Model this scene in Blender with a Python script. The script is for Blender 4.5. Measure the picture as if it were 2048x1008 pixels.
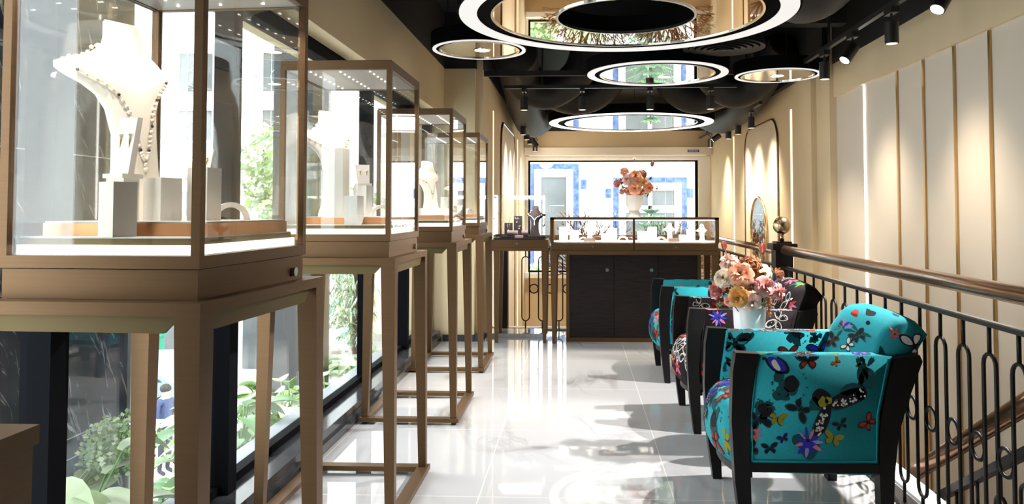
import bpy, bmesh, math, random
from math import sin, cos, pi, radians as R, atan, tan, sqrt
from mathutils import Vector as V, Matrix, Euler
from mathutils.bvhtree import BVHTree

for o in list(bpy.data.objects):
    bpy.data.objects.remove(o)
SC = bpy.context.scene
COL = SC.collection

# ------------------------------------------------------------------ camera
FPX, CX, CY, HORX, HORY, CAMH = 1530.0, 1090.0, 366.0, 1155.0, 421.0, 1.2
YAW = atan((HORX - CX) / FPX)
PIT = atan((HORY - CY) / FPX)
cam = bpy.data.cameras.new('camera')
cam.sensor_width = 36.0
cam.lens = FPX * 36.0 / 2048.0
cam.shift_x = (1024 - CX) / 2048.0
cam.shift_y = (CY - 504) / 2048.0
cam.clip_start = 0.02
cam.clip_end = 300
camo = bpy.data.objects.new('camera', cam)
COL.objects.link(camo)
camo.location = (0, 0, CAMH)
camo.rotation_euler = (pi / 2 + PIT, 0, YAW)
SC.camera = camo

def PX(u, v, y):
    """the point that stands at depth y in the room and shows at (u, v) in the photograph"""
    fw = V((-sin(YAW) * cos(PIT), cos(YAW) * cos(PIT), sin(PIT)))
    rt = V((cos(YAW), sin(YAW), 0))
    d = fw + rt * ((u - CX) / FPX) - rt.cross(fw) * ((v - CY) / FPX)
    return V((0, 0, CAMH)) + d * (y / d.y)

# ------------------------------------------------------------------ light
SC.view_settings.view_transform = 'Standard'
SC.view_settings.look = 'None'
SC.view_settings.gamma = 1
SC.view_settings.use_curve_mapping = False
SC.view_settings.exposure = 1.12
SC.cycles.transparent_max_bounces = 40
SC.cycles.max_bounces = 10
SC.cycles.diffuse_bounces = 5
SC.cycles.glossy_bounces = 6
SC.cycles.sample_clamp_indirect = 6.0
SC.cycles.caustics_reflective = False
SC.cycles.caustics_refractive = False

W = bpy.data.worlds.new('sky')
SC.world = W
W.use_nodes = True
bgn = W.node_tree.nodes['Background']
bgn.inputs[0].default_value = (0.93, 0.97, 1.0, 1)
bgn.inputs[1].default_value = 3.4
sun = bpy.data.lights.new('sun', 'SUN')
sun.energy = 1.2
sun.angle = R(3)
sun.color = (1, 0.96, 0.9)
suno = bpy.data.objects.new('sun', sun)
COL.objects.link(suno)
suno.rotation_euler = Euler((R(48), 0, R(30)))   # from behind the shop, over its roof

def area(name, loc, sx, sy, power, col=(1, 1, 1), rot=(0, 0, 0), portal=False, spread=180):
    l = bpy.data.lights.new(name, 'AREA')
    l.shape = 'RECTANGLE'
    l.size, l.size_y = sx, sy
    l.energy = power
    l.color = col
    l.spread = R(spread)
    l.cycles.is_portal = portal
    o = bpy.data.objects.new(name, l)
    COL.objects.link(o)
    o.location = loc
    o.rotation_euler = rot
    return o

def spot(name, loc, target, power, ang=40, blend=0.4, col=(1, 0.86, 0.68), rad=0.03):
    l = bpy.data.lights.new(name, 'SPOT')
    l.energy = power
    l.spot_size = R(ang)
    l.spot_blend = blend
    l.color = col
    l.shadow_soft_size = rad
    o = bpy.data.objects.new(name, l)
    COL.objects.link(o)
    o.location = loc
    d = V(target) - V(loc)
    o.rotation_euler = d.to_track_quat('-Z', 'Y').to_euler()
    return o

# daylight enters by the window wall on one side and the big window at the end
area('window_portal', (-1.5, 3.97, 1.07), 6.1, 1.9, 1, rot=(0, R(-90), 0), portal=True).rotation_euler = Euler((R(90), 0, R(-90)))
area('end_window_portal', (0.58, 12.95, 1.1), 2.8, 1.85, 1, portal=True).rotation_euler = Euler((R(-90), 0, 0))

# ------------------------------------------------------------------ materials
M = {}
def mat(name, color, rough=0.5, metal=0.0, emit=None, estr=0.0, var=0.0, vscale=20.0, bump=0.0, bscale=60.0, stretch=(1, 1, 1), spec=0.5, coat=0.0, sss=0.0, trans=0.0, color2=None):
    m = bpy.data.materials.new(name)
    m.use_nodes = True
    nt = m.node_tree
    b = nt.nodes['Principled BSDF']
    b.inputs['Base Color'].default_value = (*color, 1)
    b.inputs['Roughness'].default_value = rough
    b.inputs['Metallic'].default_value = metal
    b.inputs['Specular IOR Level'].default_value = spec
    b.inputs['Coat Weight'].default_value = coat
    if sss:
        b.inputs['Subsurface Weight'].default_value = sss
        b.inputs['Subsurface Radius'].default_value = (0.02, 0.015, 0.01)
    if emit:
        b.inputs['Emission Color'].default_value = (*emit, 1)
        b.inputs['Emission Strength'].default_value = estr
    if var or bump or color2:
        tc = nt.nodes.new('ShaderNodeTexCoord')
        mp = nt.nodes.new('ShaderNodeMapping')
        mp.inputs['Scale'].default_value = stretch
        nt.links.new(tc.outputs['Object'], mp.inputs['Vector'])
    if var or color2:
        n = nt.nodes.new('ShaderNodeTexNoise')
        n.inputs['Scale'].default_value = vscale
        n.inputs['Detail'].default_value = 4
        nt.links.new(mp.outputs['Vector'], n.inputs['Vector'])
        cr = nt.nodes.new('ShaderNodeValToRGB')
        c2 = color2 or tuple(min(1, c * (1 + var)) for c in color)
        c1 = color if color2 else tuple(c * (1 - var) for c in color)
        cr.color_ramp.elements[0].position = 0.3
        cr.color_ramp.elements[1].position = 0.7
        cr.color_ramp.elements[0].color = (*c1, 1)
        cr.color_ramp.elements[1].color = (*c2, 1)
        nt.links.new(n.outputs['Fac'], cr.inputs['Fac'])
        nt.links.new(cr.outputs['Color'], b.inputs['Base Color'])
    if bump:
        n2 = nt.nodes.new('ShaderNodeTexNoise')
        n2.inputs['Scale'].default_value = bscale
        n2.inputs['Detail'].default_value = 3
        nt.links.new(mp.outputs['Vector'], n2.inputs['Vector'])
        bp = nt.nodes.new('ShaderNodeBump')
        bp.inputs['Strength'].default_value = bump
        bp.inputs['Distance'].default_value = 0.004
        nt.links.new(n2.outputs['Fac'], bp.inputs['Height'])
        nt.links.new(bp.outputs['Normal'], b.inputs['Normal'])
    M[name] = m
    return m

def glass_mat(name, tint=(1, 1, 1), refl=1.0, haze=0.0):
    m = bpy.data.materials.new(name)
    m.use_nodes = True
    nt = m.node_tree
    nt.nodes.clear()
    out = nt.nodes.new('ShaderNodeOutputMaterial')
    tr = nt.nodes.new('ShaderNodeBsdfTransparent')
    tr.inputs[0].default_value = (*tint, 1)
    gl = nt.nodes.new('ShaderNodeBsdfGlossy')
    gl.inputs['Roughness'].default_value = 0.0
    gl.inputs[0].default_value = (1, 1, 1, 1)
    lw = nt.nodes.new('ShaderNodeLayerWeight')
    lw.inputs[0].default_value = .5
    pw = nt.nodes.new('ShaderNodeMath')
    pw.operation = 'POWER'
    pw.inputs[1].default_value = 5
    nt.links.new(lw.outputs['Facing'], pw.inputs[0])
    mu = nt.nodes.new('ShaderNodeMath')
    mu.operation = 'MULTIPLY_ADD'
    mu.inputs[1].default_value = .96 * refl
    mu.inputs[2].default_value = .04 * refl
    mu.use_clamp = True
    nt.links.new(pw.outputs[0], mu.inputs[0])
    mx = nt.nodes.new('ShaderNodeMixShader')
    nt.links.new(mu.outputs[0], mx.inputs[0])
    nt.links.new(tr.outputs[0], mx.inputs[1])
    nt.links.new(gl.outputs[0], mx.inputs[2])
    nt.links.new(mx.outputs[0], out.inputs[0])
    M[name] = m
    return m

glass_mat('glass', (0.985, 0.99, 0.985), 1.0)
glass_mat('window_glass', (0.95, 0.975, 0.97), 1.0)
mat('bronze', (0.140, 0.080, 0.038), 0.42, 0.6, spec=.25, var=0.05, vscale=6, stretch=(1, 1, 40))
mat('bronze_inner', (0.13, 0.095, 0.042), 0.5, 0.6, spec=.25)
mat('copper_edge', (0.62, 0.28, 0.12), 0.3, 0.6)
mat('brass', (0.55, 0.36, 0.16), 0.3, 0.9)
mat('brass_bright', (0.75, 0.52, 0.25), 0.22, 1.0)
mat('rail_bronze', (0.22, 0.115, 0.060), 0.2, 0.65, var=0.1, vscale=5, stretch=(1, .3, 1))
mat('ball_brass', (0.50, 0.36, 0.20), 0.24, 1.0, var=0.35, vscale=14, stretch=(6, 6, .4))
mat('steel', (0.7, 0.68, 0.64), 0.22, 1.0)
mat('black_metal', (0.009, 0.007, 0.006), 0.45, 0.0, spec=.3)
mat('window_frame', (0.004, 0.0045, 0.006), 0.6, 0.0, spec=.03)
mat('sill_stone', (0.045, 0.047, 0.052), 0.12, 0.0, var=.3, vscale=60)
mat('ceiling_black', (0.010, 0.010, 0.010), 0.7, var=.3, vscale=3)
mat('matte_black', (.004, .004, .004), .9, spec=.02)
mat('duct', (0.014, 0.013, 0.013), 0.6, 0.0, spec=.3, var=.25, vscale=9)
mat('track_black', (0.012, 0.012, 0.012), 0.4)
mat('beige_wall', (0.74, 0.59, 0.37), 0.75, var=0.03, vscale=2, bump=.03, bscale=120)
mat('panel_wall', (0.72, 0.625, 0.51), 0.65, var=0.02, vscale=2, bump=.05, bscale=150)
mat('arch_panel', (0.74, 0.64, 0.49), 0.7, var=0.03, vscale=2, bump=.04, bscale=80)
mat('back_wall_dark', (.10, .08, .06), .8)
mat('white_paint', (0.84, 0.83, 0.81), 0.6, var=0.01)
mat('shutter_white', (0.70, 0.65, 0.58), 0.5)
mat('display_white', (0.82, 0.78, 0.72), 0.85, bump=.05, bscale=300)
mat('bust_white', (0.82, 0.75, 0.66), 0.9, bump=.06, bscale=400)
mat('vitrine_floor', (0.85, 0.83, 0.80), 0.5)
mat('led_strip', (1, 1, 1), 0.5, emit=(1, 0.93, 0.82), estr=6.0)
mat('led_soft', (1, 1, 1), 0.5, emit=(1, 0.95, 0.87), estr=.8)
mat('case_roof', (0.42, 0.38, 0.35), 0.45, 0.3)
mat('led_dot', (1, 1, 1), 0.5, emit=(1, 0.93, 0.82), estr=8.0)
M['led_dot'].cycles.emission_sampling = 'NONE'
mat('ring_light', (.15, .15, .15), 0.5, emit=(1, 0.97, 0.94), estr=.37)
mat('ring_light_bright', (1, 1, 1), 0.5, emit=(1, 0.98, 0.96), estr=.9)
mat('downlight', (1, 1, 1), 0.5, emit=(1, 0.93, 0.84), estr=9.0)
mat('spot_lens', (1, 1, 1), 0.5, emit=(1, 0.95, 0.9), estr=14.0)
mat('spot_lens_dim', (0.5, 0.48, 0.45), 0.2, emit=(1, 0.9, 0.75), estr=.5)
mat('strip_light', (1, 1, 1), 0.5, emit=(1, 0.97, 0.93), estr=4.0)
mat('warm_slit', (1, .85, .6), 0.5, emit=(1, 0.72, 0.42), estr=1.0)
mat('mirror', (0.78, 0.72, 0.64), 0.015, 1.0)
mat('mirror_clear', (0.9, 0.9, 0.9), 0.015, 1.0)
mat('cabinet_wood', (0.010, 0.007, 0.007), 0.5, spec=.25, color2=(0.024, 0.017, 0.016), vscale=9, stretch=(1, 1, 14))
mat('chair_wood', (0.006, 0.005, 0.005), 0.42, spec=.3, var=.2, vscale=30, stretch=(1, 1, .1))
mat('pearl', (0.85, 0.78, 0.68), 0.25, coat=.5)
mat('gold', (0.80, 0.55, 0.22), 0.25, 1.0)
mat('dark_gem', (0.06, 0.05, 0.05), 0.2, .5)
mat('silver', (0.85, 0.85, 0.88), 0.15, 1.0)
mat('velvet_black', (0.030, 0.024, 0.026), 0.95, spec=.2, bump=.05, bscale=400)
mat('velvet_grey', (0.16, 0.12, 0.13), 0.9, spec=.2)
mat('tag_pink', (0.72, 0.52, 0.47), 0.5)
mat('vase_white', (0.80, 0.79, 0.80), 0.28)
mat('vase_matte', (0.82, 0.79, 0.75), 0.5)
mat('table_top', (0.80, 0.78, 0.76), 0.2)
mat('coral', (0.30, 0.165, 0.075), 0.5, .3, var=.25, vscale=30)
mat('rubber', (0.02, 0.02, 0.02), 0.7)
# flowers
for n, c in dict(peach=(.90, .42, .25), pink=(.85, .40, .36), blush=(.86, .56, .47), cream=(.88, .73, .55), ochre=(.78, .38, .10), copper=(.50, .16, .05), rust=(.55, .20, .08),
                 coral_pink=(.84, .28, .20), mauve=(.50, .22, .19), dusty=(.62, .34, .22), yellowcream=(.90, .72, .42)).items():
    mat('petal_' + n, tuple(q * .9 for q in c), .7, var=.12, vscale=40, sss=0)
mat('stem_green', (.16, .20, .07), .6)
mat('leaf_dark', (.05, .09, .035), .55, var=.3, vscale=25)
mat('leaf_olive', (.26, .25, .08), .6, var=.3, vscale=25)
mat('stem_brown', (.30, .16, .10), .6)
# fabrics
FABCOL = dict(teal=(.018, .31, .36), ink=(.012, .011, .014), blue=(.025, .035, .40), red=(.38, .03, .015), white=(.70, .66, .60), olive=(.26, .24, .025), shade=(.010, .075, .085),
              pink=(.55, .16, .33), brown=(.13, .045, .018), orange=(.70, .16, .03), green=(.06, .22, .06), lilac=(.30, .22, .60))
for n, c in FABCOL.items():
    mat('fabric_' + n, c, .85, var=.08, vscale=120, bump=.12, bscale=700, spec=.25)
mat('fabric_night', (.013, .009, .011), .8, var=.3, vscale=60, bump=.12, bscale=700, spec=.12)
# outdoors
mat('facade_white', (.80, .80, .80), .8, var=.04, vscale=1)
mat('facade_cream', (.78, .74, .68), .8, var=.04, vscale=1)
mat('facade_grey', (.40, .43, .46), .6, var=.1, vscale=1)
mat('sign_dark', (.016, .017, .019), .3)
mat('facade_glass', (.10, .108, .112), .3, 0, var=.3, vscale=.7)
mat('blue_tile', (.030, .065, .18), .5, spec=.2, color2=(.12, .17, .30), vscale=9)
mat('street', (.62, .62, .63), .85, var=.06, vscale=.6)
mat('kerb', (.50, .50, .50), .85)
mat('soil', (.08, .06, .045), .9, var=.3)
for n, c in dict(bright=(.30, .48, .20), mid=(.16, .32, .13), pale=(.52, .62, .42), dusty=(.34, .45, .31), blue=(.24, .38, .33), lime=(.38, .54, .22)).items():
    mat('foliage_' + n, c, .45, var=.25, vscale=6)
mat('bark', (.10, .075, .055), .9, var=.3, vscale=20)
mat('skin', (.55, .32, .22), .6)
mat('hair', (.015, .012, .012), .6)
mat('shirt_navy', (.035, .055, .13), .8, var=.15)
mat('shirt_red', (.45, .10, .10), .8)
mat('trousers', (.03, .03, .04), .8)
mat('car_paint', (.20, .25, .27), .2, .4)
mat('car_glass', (.03, .04, .05), .05)
mat('tyre', (.02, .02, .02), .8)
mat('bin_green', (.02, .30, .18), .5)
mat('trim_silver', (.6, .62, .65), .3, .8)
mat('sign_letter', (.12, .12, .125), .5)
mat('label_blue', (.035, .025, .12), .4)
mat('label_white', (.65, .62, .75), .5)

def marble(name, base, vein, vs, width, rough, dist=3.0, tile=None):
    m = bpy.data.materials.new(name)
    m.use_nodes = True
    nt = m.node_tree
    L = nt.links.new
    b = nt.nodes['Principled BSDF']
    b.inputs['Roughness'].default_value = rough
    tc = nt.nodes.new('ShaderNodeTexCoord')
    def vein_layer(scale, wd, off, rot):
        mp = nt.nodes.new('ShaderNodeMapping')
        mp.inputs['Location'].default_value = off
        mp.inputs['Rotation'].default_value = rot
        L(tc.outputs['Object'], mp.inputs['Vector'])
        n = nt.nodes.new('ShaderNodeTexNoise')
        n.inputs['Scale'].default_value = scale
        n.inputs['Detail'].default_value = 7
        n.inputs['Roughness'].default_value = .55
        n.inputs['Distortion'].default_value = dist * .3
        mp.inputs['Scale'].default_value = (1, .35, 1) if tile else (1.6, .5, .35)
        L(mp.outputs['Vector'], n.inputs['Vector'])
        s = nt.nodes.new('ShaderNodeMath'); s.operation = 'SUBTRACT'; s.inputs[1].default_value = .5
        L(n.outputs['Fac'], s.inputs[0])
        a = nt.nodes.new('ShaderNodeMath'); a.operation = 'ABSOLUTE'
        L(s.outputs[0], a.inputs[0])
        r = nt.nodes.new('ShaderNodeMapRange')
        r.inputs['From Min'].default_value = 0
        r.inputs['From Max'].default_value = wd
        r.inputs['To Min'].default_value = 1
        r.inputs['To Max'].default_value = 0
        L(a.outputs[0], r.inputs['Value'])
        return r.outputs[0]
    v1 = vein_layer(vs, width, (3.1, 1.7, .4), (0, 0, .75))
    v2 = vein_layer(vs * 2.3, width * .5, (8, 4, 2), (0, 0, .5))
    h = nt.nodes.new('ShaderNodeMath'); h.operation = 'MULTIPLY'; h.inputs[1].default_value = .45
    L(v2, h.inputs[0])
    mxv = nt.nodes.new('ShaderNodeMath'); mxv.operation = 'MAXIMUM'
    L(v1, mxv.inputs[0]); L(h.outputs[0], mxv.inputs[1])
    # veins come and go
    n3 = nt.nodes.new('ShaderNodeTexNoise'); n3.inputs['Scale'].default_value = vs * 1.1
    L(tc.outputs['Object'], n3.inputs['Vector'])
    mr = nt.nodes.new('ShaderNodeMapRange'); mr.inputs['From Min'].default_value = .45; mr.inputs['From Max'].default_value = .65
    L(n3.outputs['Fac'], mr.inputs['Value'])
    mm = nt.nodes.new('ShaderNodeMath'); mm.operation = 'MULTIPLY'
    L(mxv.outputs[0], mm.inputs[0]); L(mr.outputs[0], mm.inputs[1])
    mix = nt.nodes.new('ShaderNodeMix'); mix.data_type = 'RGBA'
    mix.inputs[6].default_value = (*base, 1)
    mix.inputs[7].default_value = (*vein, 1)
    L(mm.outputs[0], mix.inputs[0])
    last = mix.outputs[2]
    if tile:
        sep = nt.nodes.new('ShaderNodeSeparateXYZ')
        L(tc.outputs['Object'], sep.inputs[0])
        js = []
        for ax, off, per in ((0, tile[0], tile[1]), (1, tile[2], tile[3])):
            a = nt.nodes.new('ShaderNodeMath'); a.operation = 'SUBTRACT'; a.inputs[1].default_value = off
            L(sep.outputs[ax], a.inputs[0])
            d = nt.nodes.new('ShaderNodeMath'); d.operation = 'PINGPONG'; d.inputs[1].default_value = per / 2
            L(a.outputs[0], d.inputs[0])
            c = nt.nodes.new('ShaderNodeMath'); c.operation = 'LESS_THAN'; c.inputs[1].default_value = .0026
            L(d.outputs[0], c.inputs[0])
            js.append(c.outputs[0])
        mx = nt.nodes.new('ShaderNodeMath'); mx.operation = 'MAXIMUM'
        L(js[0], mx.inputs[0]); L(js[1], mx.inputs[1])
        m2 = nt.nodes.new('ShaderNodeMix'); m2.data_type = 'RGBA'
        L(mx.outputs[0], m2.inputs[0]); L(last, m2.inputs[6])
        m2.inputs[7].default_value = (.74, .70, .64, 1)
        last = m2.outputs[2]
    L(last, b.inputs['Base Color'])
    M[name] = m
marble('floor_marble', (.50, .50, .515), (.24, .225, .225), .8, .035, .03, tile=(.4, .815, 3.24, .98))

def streaked_marble(name, base, vein, rough):
    m = bpy.data.materials.new(name)
    m.use_nodes = True
    nt = m.node_tree
    L = nt.links.new
    b = nt.nodes['Principled BSDF']
    b.inputs['Roughness'].default_value = rough
    tc = nt.nodes.new('ShaderNodeTexCoord')
    last = None
    for rx, sc, lo, hi, off in ((-24, (1, 13, 1.5), .60, .68, 0), (-38, (1, 24, 3.2), .62, .68, 5), (-12, (1, 30, 2.2), .64, .70, 11)):
        m1 = nt.nodes.new('ShaderNodeMapping')
        m1.inputs['Rotation'].default_value = (R(rx), 0, 0)
        m1.inputs['Location'].default_value = (0, off, off * .7)
        m2 = nt.nodes.new('ShaderNodeMapping')
        m2.inputs['Scale'].default_value = sc
        n = nt.nodes.new('ShaderNodeTexNoise')
        n.inputs['Scale'].default_value = 1.6
        n.inputs['Detail'].default_value = 7
        n.inputs['Roughness'].default_value = .62
        L(tc.outputs['Object'], m1.inputs['Vector'])
        L(m1.outputs[0], m2.inputs['Vector'])
        L(m2.outputs[0], n.inputs['Vector'])
        r = nt.nodes.new('ShaderNodeMapRange')
        r.inputs['From Min'].default_value = lo
        r.inputs['From Max'].default_value = hi
        L(n.outputs['Fac'], r.inputs['Value'])
        if last is None:
            last = r.outputs[0]
        else:
            mx = nt.nodes.new('ShaderNodeMath'); mx.operation = 'MAXIMUM'
            L(last, mx.inputs[0]); L(r.outputs[0], mx.inputs[1])
            last = mx.outputs[0]
    mix = nt.nodes.new('ShaderNodeMix'); mix.data_type = 'RGBA'
    mix.inputs[6].default_value = (*base, 1)
    mix.inputs[7].default_value = (*vein, 1)
    L(last, mix.inputs[0])
    L(mix.outputs[2], b.inputs['Base Color'])
    M[name] = m
streaked_marble('dark_marble', (.014, .021, .046), (.36, .38, .42), .15)

# ------------------------------------------------------------------ mesh builder
def wloc(o):
    p = V((0, 0, 0))
    while o:
        p += o.location
        o = o.parent
    return p

class MB:
    def __init__(s):
        s.bm = bmesh.new()
        s.mi = 0
    def _f(s, vs):
        try:
            f = s.bm.faces.new(vs)
            f.material_index = s.mi
            return f
        except ValueError:
            return None
    def vert(s, p):
        return s.bm.verts.new(p)
    def poly(s, pts):
        return s._f([s.vert(p) for p in pts])
    def box(s, x0, x1, y0, y1, z0, z1):
        v = [s.vert((x, y, z)) for z in (z0, z1) for y in (y0, y1) for x in (x0, x1)]
        for q in ((0, 2, 3, 1), (4, 5, 7, 6), (0, 1, 5, 4), (2, 6, 7, 3), (0, 4, 6, 2), (1, 3, 7, 5)):
            s._f([v[i] for i in q])
        return s
    def hexa(s, bot, top):
        """frustum of two quads"""
        b = [s.vert(p) for p in bot]; t = [s.vert(p) for p in top]
        s._f(b[::-1]); s._f(t)
        for i in range(4):
            j = (i + 1) % 4
            s._f([b[i], b[j], t[j], t[i]])
        return s
    def prism(s, pts, axis, a, b):
        """2-D polygon extruded along axis 'x','y','z' from a to b"""
        def P(p, c):
            return {'x': (c, p[0], p[1]), 'y': (p[0], c, p[1]), 'z': (p[0], p[1], c)}[axis]
        A = [s.vert(P(p, a)) for p in pts]; B = [s.vert(P(p, b)) for p in pts]
        s._f(A[::-1]); s._f(B)
        n = len(pts)
        for i in range(n):
            s._f([A[i], A[(i + 1) % n], B[(i + 1) % n], B[i]])
        return s
    def tube(s, pts, r, n=8, closed=False, cap=True):
        pts = [V(p) for p in pts]
        rs = r if isinstance(r, (list, tuple)) else [r] * len(pts)
        rings = []
        N = len(pts)
        ref = None
        for i, p in enumerate(pts):
            a = pts[i - 1] if (i > 0 or closed) else p
            b = pts[(i + 1) % N] if (i < N - 1 or closed) else p
            d = (b - a)
            d = d.normalized() if d.length > 1e-9 else V((0, 0, 1))
            if ref is None:
                ref = V((0, 0, 1)) if abs(d.z) < .9 else V((1, 0, 0))
            u = d.cross(ref)
            if u.length < 1e-6:
                u = d.cross(V((.3, .9, .2)))
            u.normalize()
            w = d.cross(u).normalized()
            ref = u.cross(d)
            rings.append([s.vert(p + u * rs[i] * cos(2 * pi * k / n) + w * rs[i] * sin(2 * pi * k / n)) for k in range(n)])
        M_ = N if closed else N - 1
        for i in range(M_):
            A, B = rings[i], rings[(i + 1) % N]
            for k in range(n):
                s._f([A[k], A[(k + 1) % n], B[(k + 1) % n], B[k]])
        if cap and not closed:
            s._f(rings[0][::-1]); s._f(rings[-1])
        return s
    def cyl(s, p, q, r, r2=None, n=20, cap=True):
        return s.tube([p, q], [r, r if r2 is None else r2], n, cap=cap)
    def lathe(s, prof, c, n=32, sq=1.0):
        """profile [(r,z)] about the vertical through c"""
        rings = []
        for r, z in prof:
            if r < 1e-6:
                rings.append([s.vert((c[0], c[1], c[2] + z))])
            else:
                rings.append([s.vert((c[0] + r * cos(2 * pi * k / n), c[1] + r * sq * sin(2 * pi * k / n), c[2] + z)) for k in range(n)])
        for A, B in zip(rings, rings[1:]):
            for k in range(n):
                k2 = (k + 1) % n
                if len(A) == 1 and len(B) == 1: continue
                if len(A) == 1: s._f([A[0], B[k2], B[k]])
                elif len(B) == 1: s._f([A[k], A[k2], B[0]])
                else: s._f([A[k], A[k2], B[k2], B[k]])
        return s
    def ball(s, c, r, nu=10, nv=7, sc=(1, 1, 1)):
        c = V(c)
        rings = []
        for j in range(nv + 1):
            t = pi * j / nv
            if j in (0, nv):
                rings.append([s.vert(c + V((0, 0, r * sc[2] * cos(t))))])
            else:
                rings.append([s.vert(c + V((r * sc[0] * sin(t) * cos(2 * pi * k / nu), r * sc[1] * sin(t) * sin(2 * pi * k / nu), r * sc[2] * cos(t)))) for k in range(nu)])
        for A, B in zip(rings, rings[1:]):
            for k in range(nu):
                k2 = (k + 1) % nu
                if len(A) == 1: s._f([A[0], B[k], B[k2]])
                elif len(B) == 1: s._f([A[k], B[0], A[k2]])
                else: s._f([A[k], B[k], B[k2], A[k2]])
        return s
    def loft(s, sections, cap=True):
        """list of closed loops of equal length"""
        rs = [[s.vert(p) for p in sec] for sec in sections]
        n = len(rs[0])
        for A, B in zip(rs, rs[1:]):
            for k in range(n):
                s._f([A[k], A[(k + 1) % n], B[(k + 1) % n], B[k]])
        if cap:
            s._f(rs[0][::-1]); s._f(rs[-1])
        return s
    def annulus(s, c, r0, r1, z0, z1, n=96):
        """solid flat ring"""
        x, y = c
        L = []
        for (r, z) in ((r0, z0), (r1, z0), (r1, z1), (r0, z1)):
            L.append([s.vert((x + r * cos(2 * pi * k / n), y + r * sin(2 * pi * k / n), z)) for k in range(n)])
        for a in range(4):
            A, B = L[a], L[(a + 1) % 4]
            for k in range(n):
                s._f([A[k], B[k], B[(k + 1) % n], A[(k + 1) % n]])
        return s
    def bevel(s, w, seg=2, ang=30):
        es = [e for e in s.bm.edges if len(e.link_faces) == 2 and e.calc_face_angle(0) > R(ang)]
        bmesh.ops.bevel(s.bm, geom=es, offset=w, segments=seg, profile=.6, affect='EDGES', clamp_overlap=True)
        return s
    def build(s, name, mats, parent=None, smooth=False, normals=True, keep=False):
        if normals:
            bmesh.ops.recalc_face_normals(s.bm, faces=s.bm.faces)
        me = bpy.data.meshes.new(name)
        if parent is not None:
            bmesh.ops.translate(s.bm, verts=s.bm.verts, vec=-wloc(parent))
        s.bm.to_mesh(me)
        s.bm.free()
        if not isinstance(mats, (list, tuple)):
            mats = [mats]
        for m in mats:
            me.materials.append(M[m] if isinstance(m, str) else m)
        if smooth:
            for p in me.polygons: p.use_smooth = True
            if smooth == 'auto':
                me.set_sharp_from_angle(angle=R(40))
        o = bpy.data.objects.new(name, me)
        COL.objects.link(o)
        if parent is not None:
            o.parent = parent
        return o

def tag(o, label=None, cat=None, group=None, kind=None):
    if label: o['label'] = label
    if cat: o['category'] = cat
    if group: o['group'] = group
    if kind: o['kind'] = kind
    return o

def thing(name, loc, label, cat, group=None):
    o = bpy.data.objects.new(name, None)
    o.empty_display_size = .05
    COL.objects.link(o)
    o.location = loc
    return tag(o, label, cat, group)

def struct(o):
    o['kind'] = 'structure'
    return o

KIDS = {}
def copy_tree(o, parent=None):
    c = o.copy()
    COL.objects.link(c)
    c.parent = parent
    for ch in list(o.children):
        copy_tree(ch, c)
    return c

def place(o, loc, label, cat=None, group=None, rz=0, scale=None):
    c = copy_tree(o)
    c.location = loc
    c.rotation_euler.z = rz
    if scale: c.scale = (scale,) * 3
    for k in ('label', 'category', 'group'):
        pass
    c['label'] = label
    if cat: c['category'] = cat
    if group: c['group'] = group
    elif 'group' in c: del c['group']
    return c
# ------------------------------------------------------------------ room shell
def sbox(name, m, *boxes, bev=0):
    b = MB()
    for x in boxes: b.box(*x)
    if bev: b.bevel(bev)
    return struct(b.build(name, m))

sbox('floor', 'floor_marble', (-1.27, 1.485, -2.2, 7.82, -.14, 0))
sbox('trim_1', 'white_paint', (1.40, 1.50, -2.2, 7.84, -.30, .012), (-.88, 1.50, 7.80, 7.90, -.30, .012))
sbox('floor_lower', 'floor_marble', (-1.6, 2.4, -2.4, 13.0, -3.4, -3.2))
sbox('ceiling', 'ceiling_black', (-1.7, 2.5, -2.4, 13.1, 3.05, 3.2))
sbox('wall_left', 'beige_wall', (-1.62, -1.24, -2.2, 7.04, 2.083, 3.05), (-1.62, -1.24, -2.2, .86, -.3, 2.083))
sbox('wall_left_return', 'beige_wall', (-1.62, -.95, 7.04, 7.10, -.3, 2.52))
sbox('wall_left_rear', 'beige_wall', (-1.62, -.88, 7.10, 12.8, -3.2, 3.05))
sbox('wall_behind', 'back_wall_dark', (-1.62, 2.4, -2.4, -2.2, -3.2, 3.05))
sbox('wall_right', 'panel_wall', (2.26, 2.5, -2.2, 6.75, -3.2, 2.19))
sbox('wall_right_upper', 'beige_wall', (2.235, 2.5, -2.2, 6.75, 2.19, 2.5))
sbox('wall_right_rear', 'beige_wall', (2.20, 2.5, 6.75, 12.8, -3.2, 3.05), (2.15, 2.2, 7.12, 7.5, -3.2, 2.5))
sbox('wall_back', 'beige_wall', (-1.6, 2.5, 12.8, 13.1, 2.04, 3.05), (-1.6, 2.5, 12.8, 13.1, -3.2, .16), (-1.6, -.83, 12.8, 13.1, .16, 2.04), (2.01, 2.5, 12.8, 13.1, .16, 2.04))
# the black paint that starts at the top of the walls
sbox('trim_2', 'ceiling_black', (-1.24, -1.235, -2.2, 7.04, 2.53, 3.05), (-1.24, -.94, 7.03, 7.11, 2.525, 3.05), (-.88, -.872, 7.10, 12.8, 2.52, 3.05),
     (2.228, 2.26, -2.2, 6.75, 2.48, 3.05), (2.14, 2.2, 6.742, 12.8, 2.49, 3.05), (-.88, 2.2, 12.79, 12.8, 2.53, 3.05))
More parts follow.
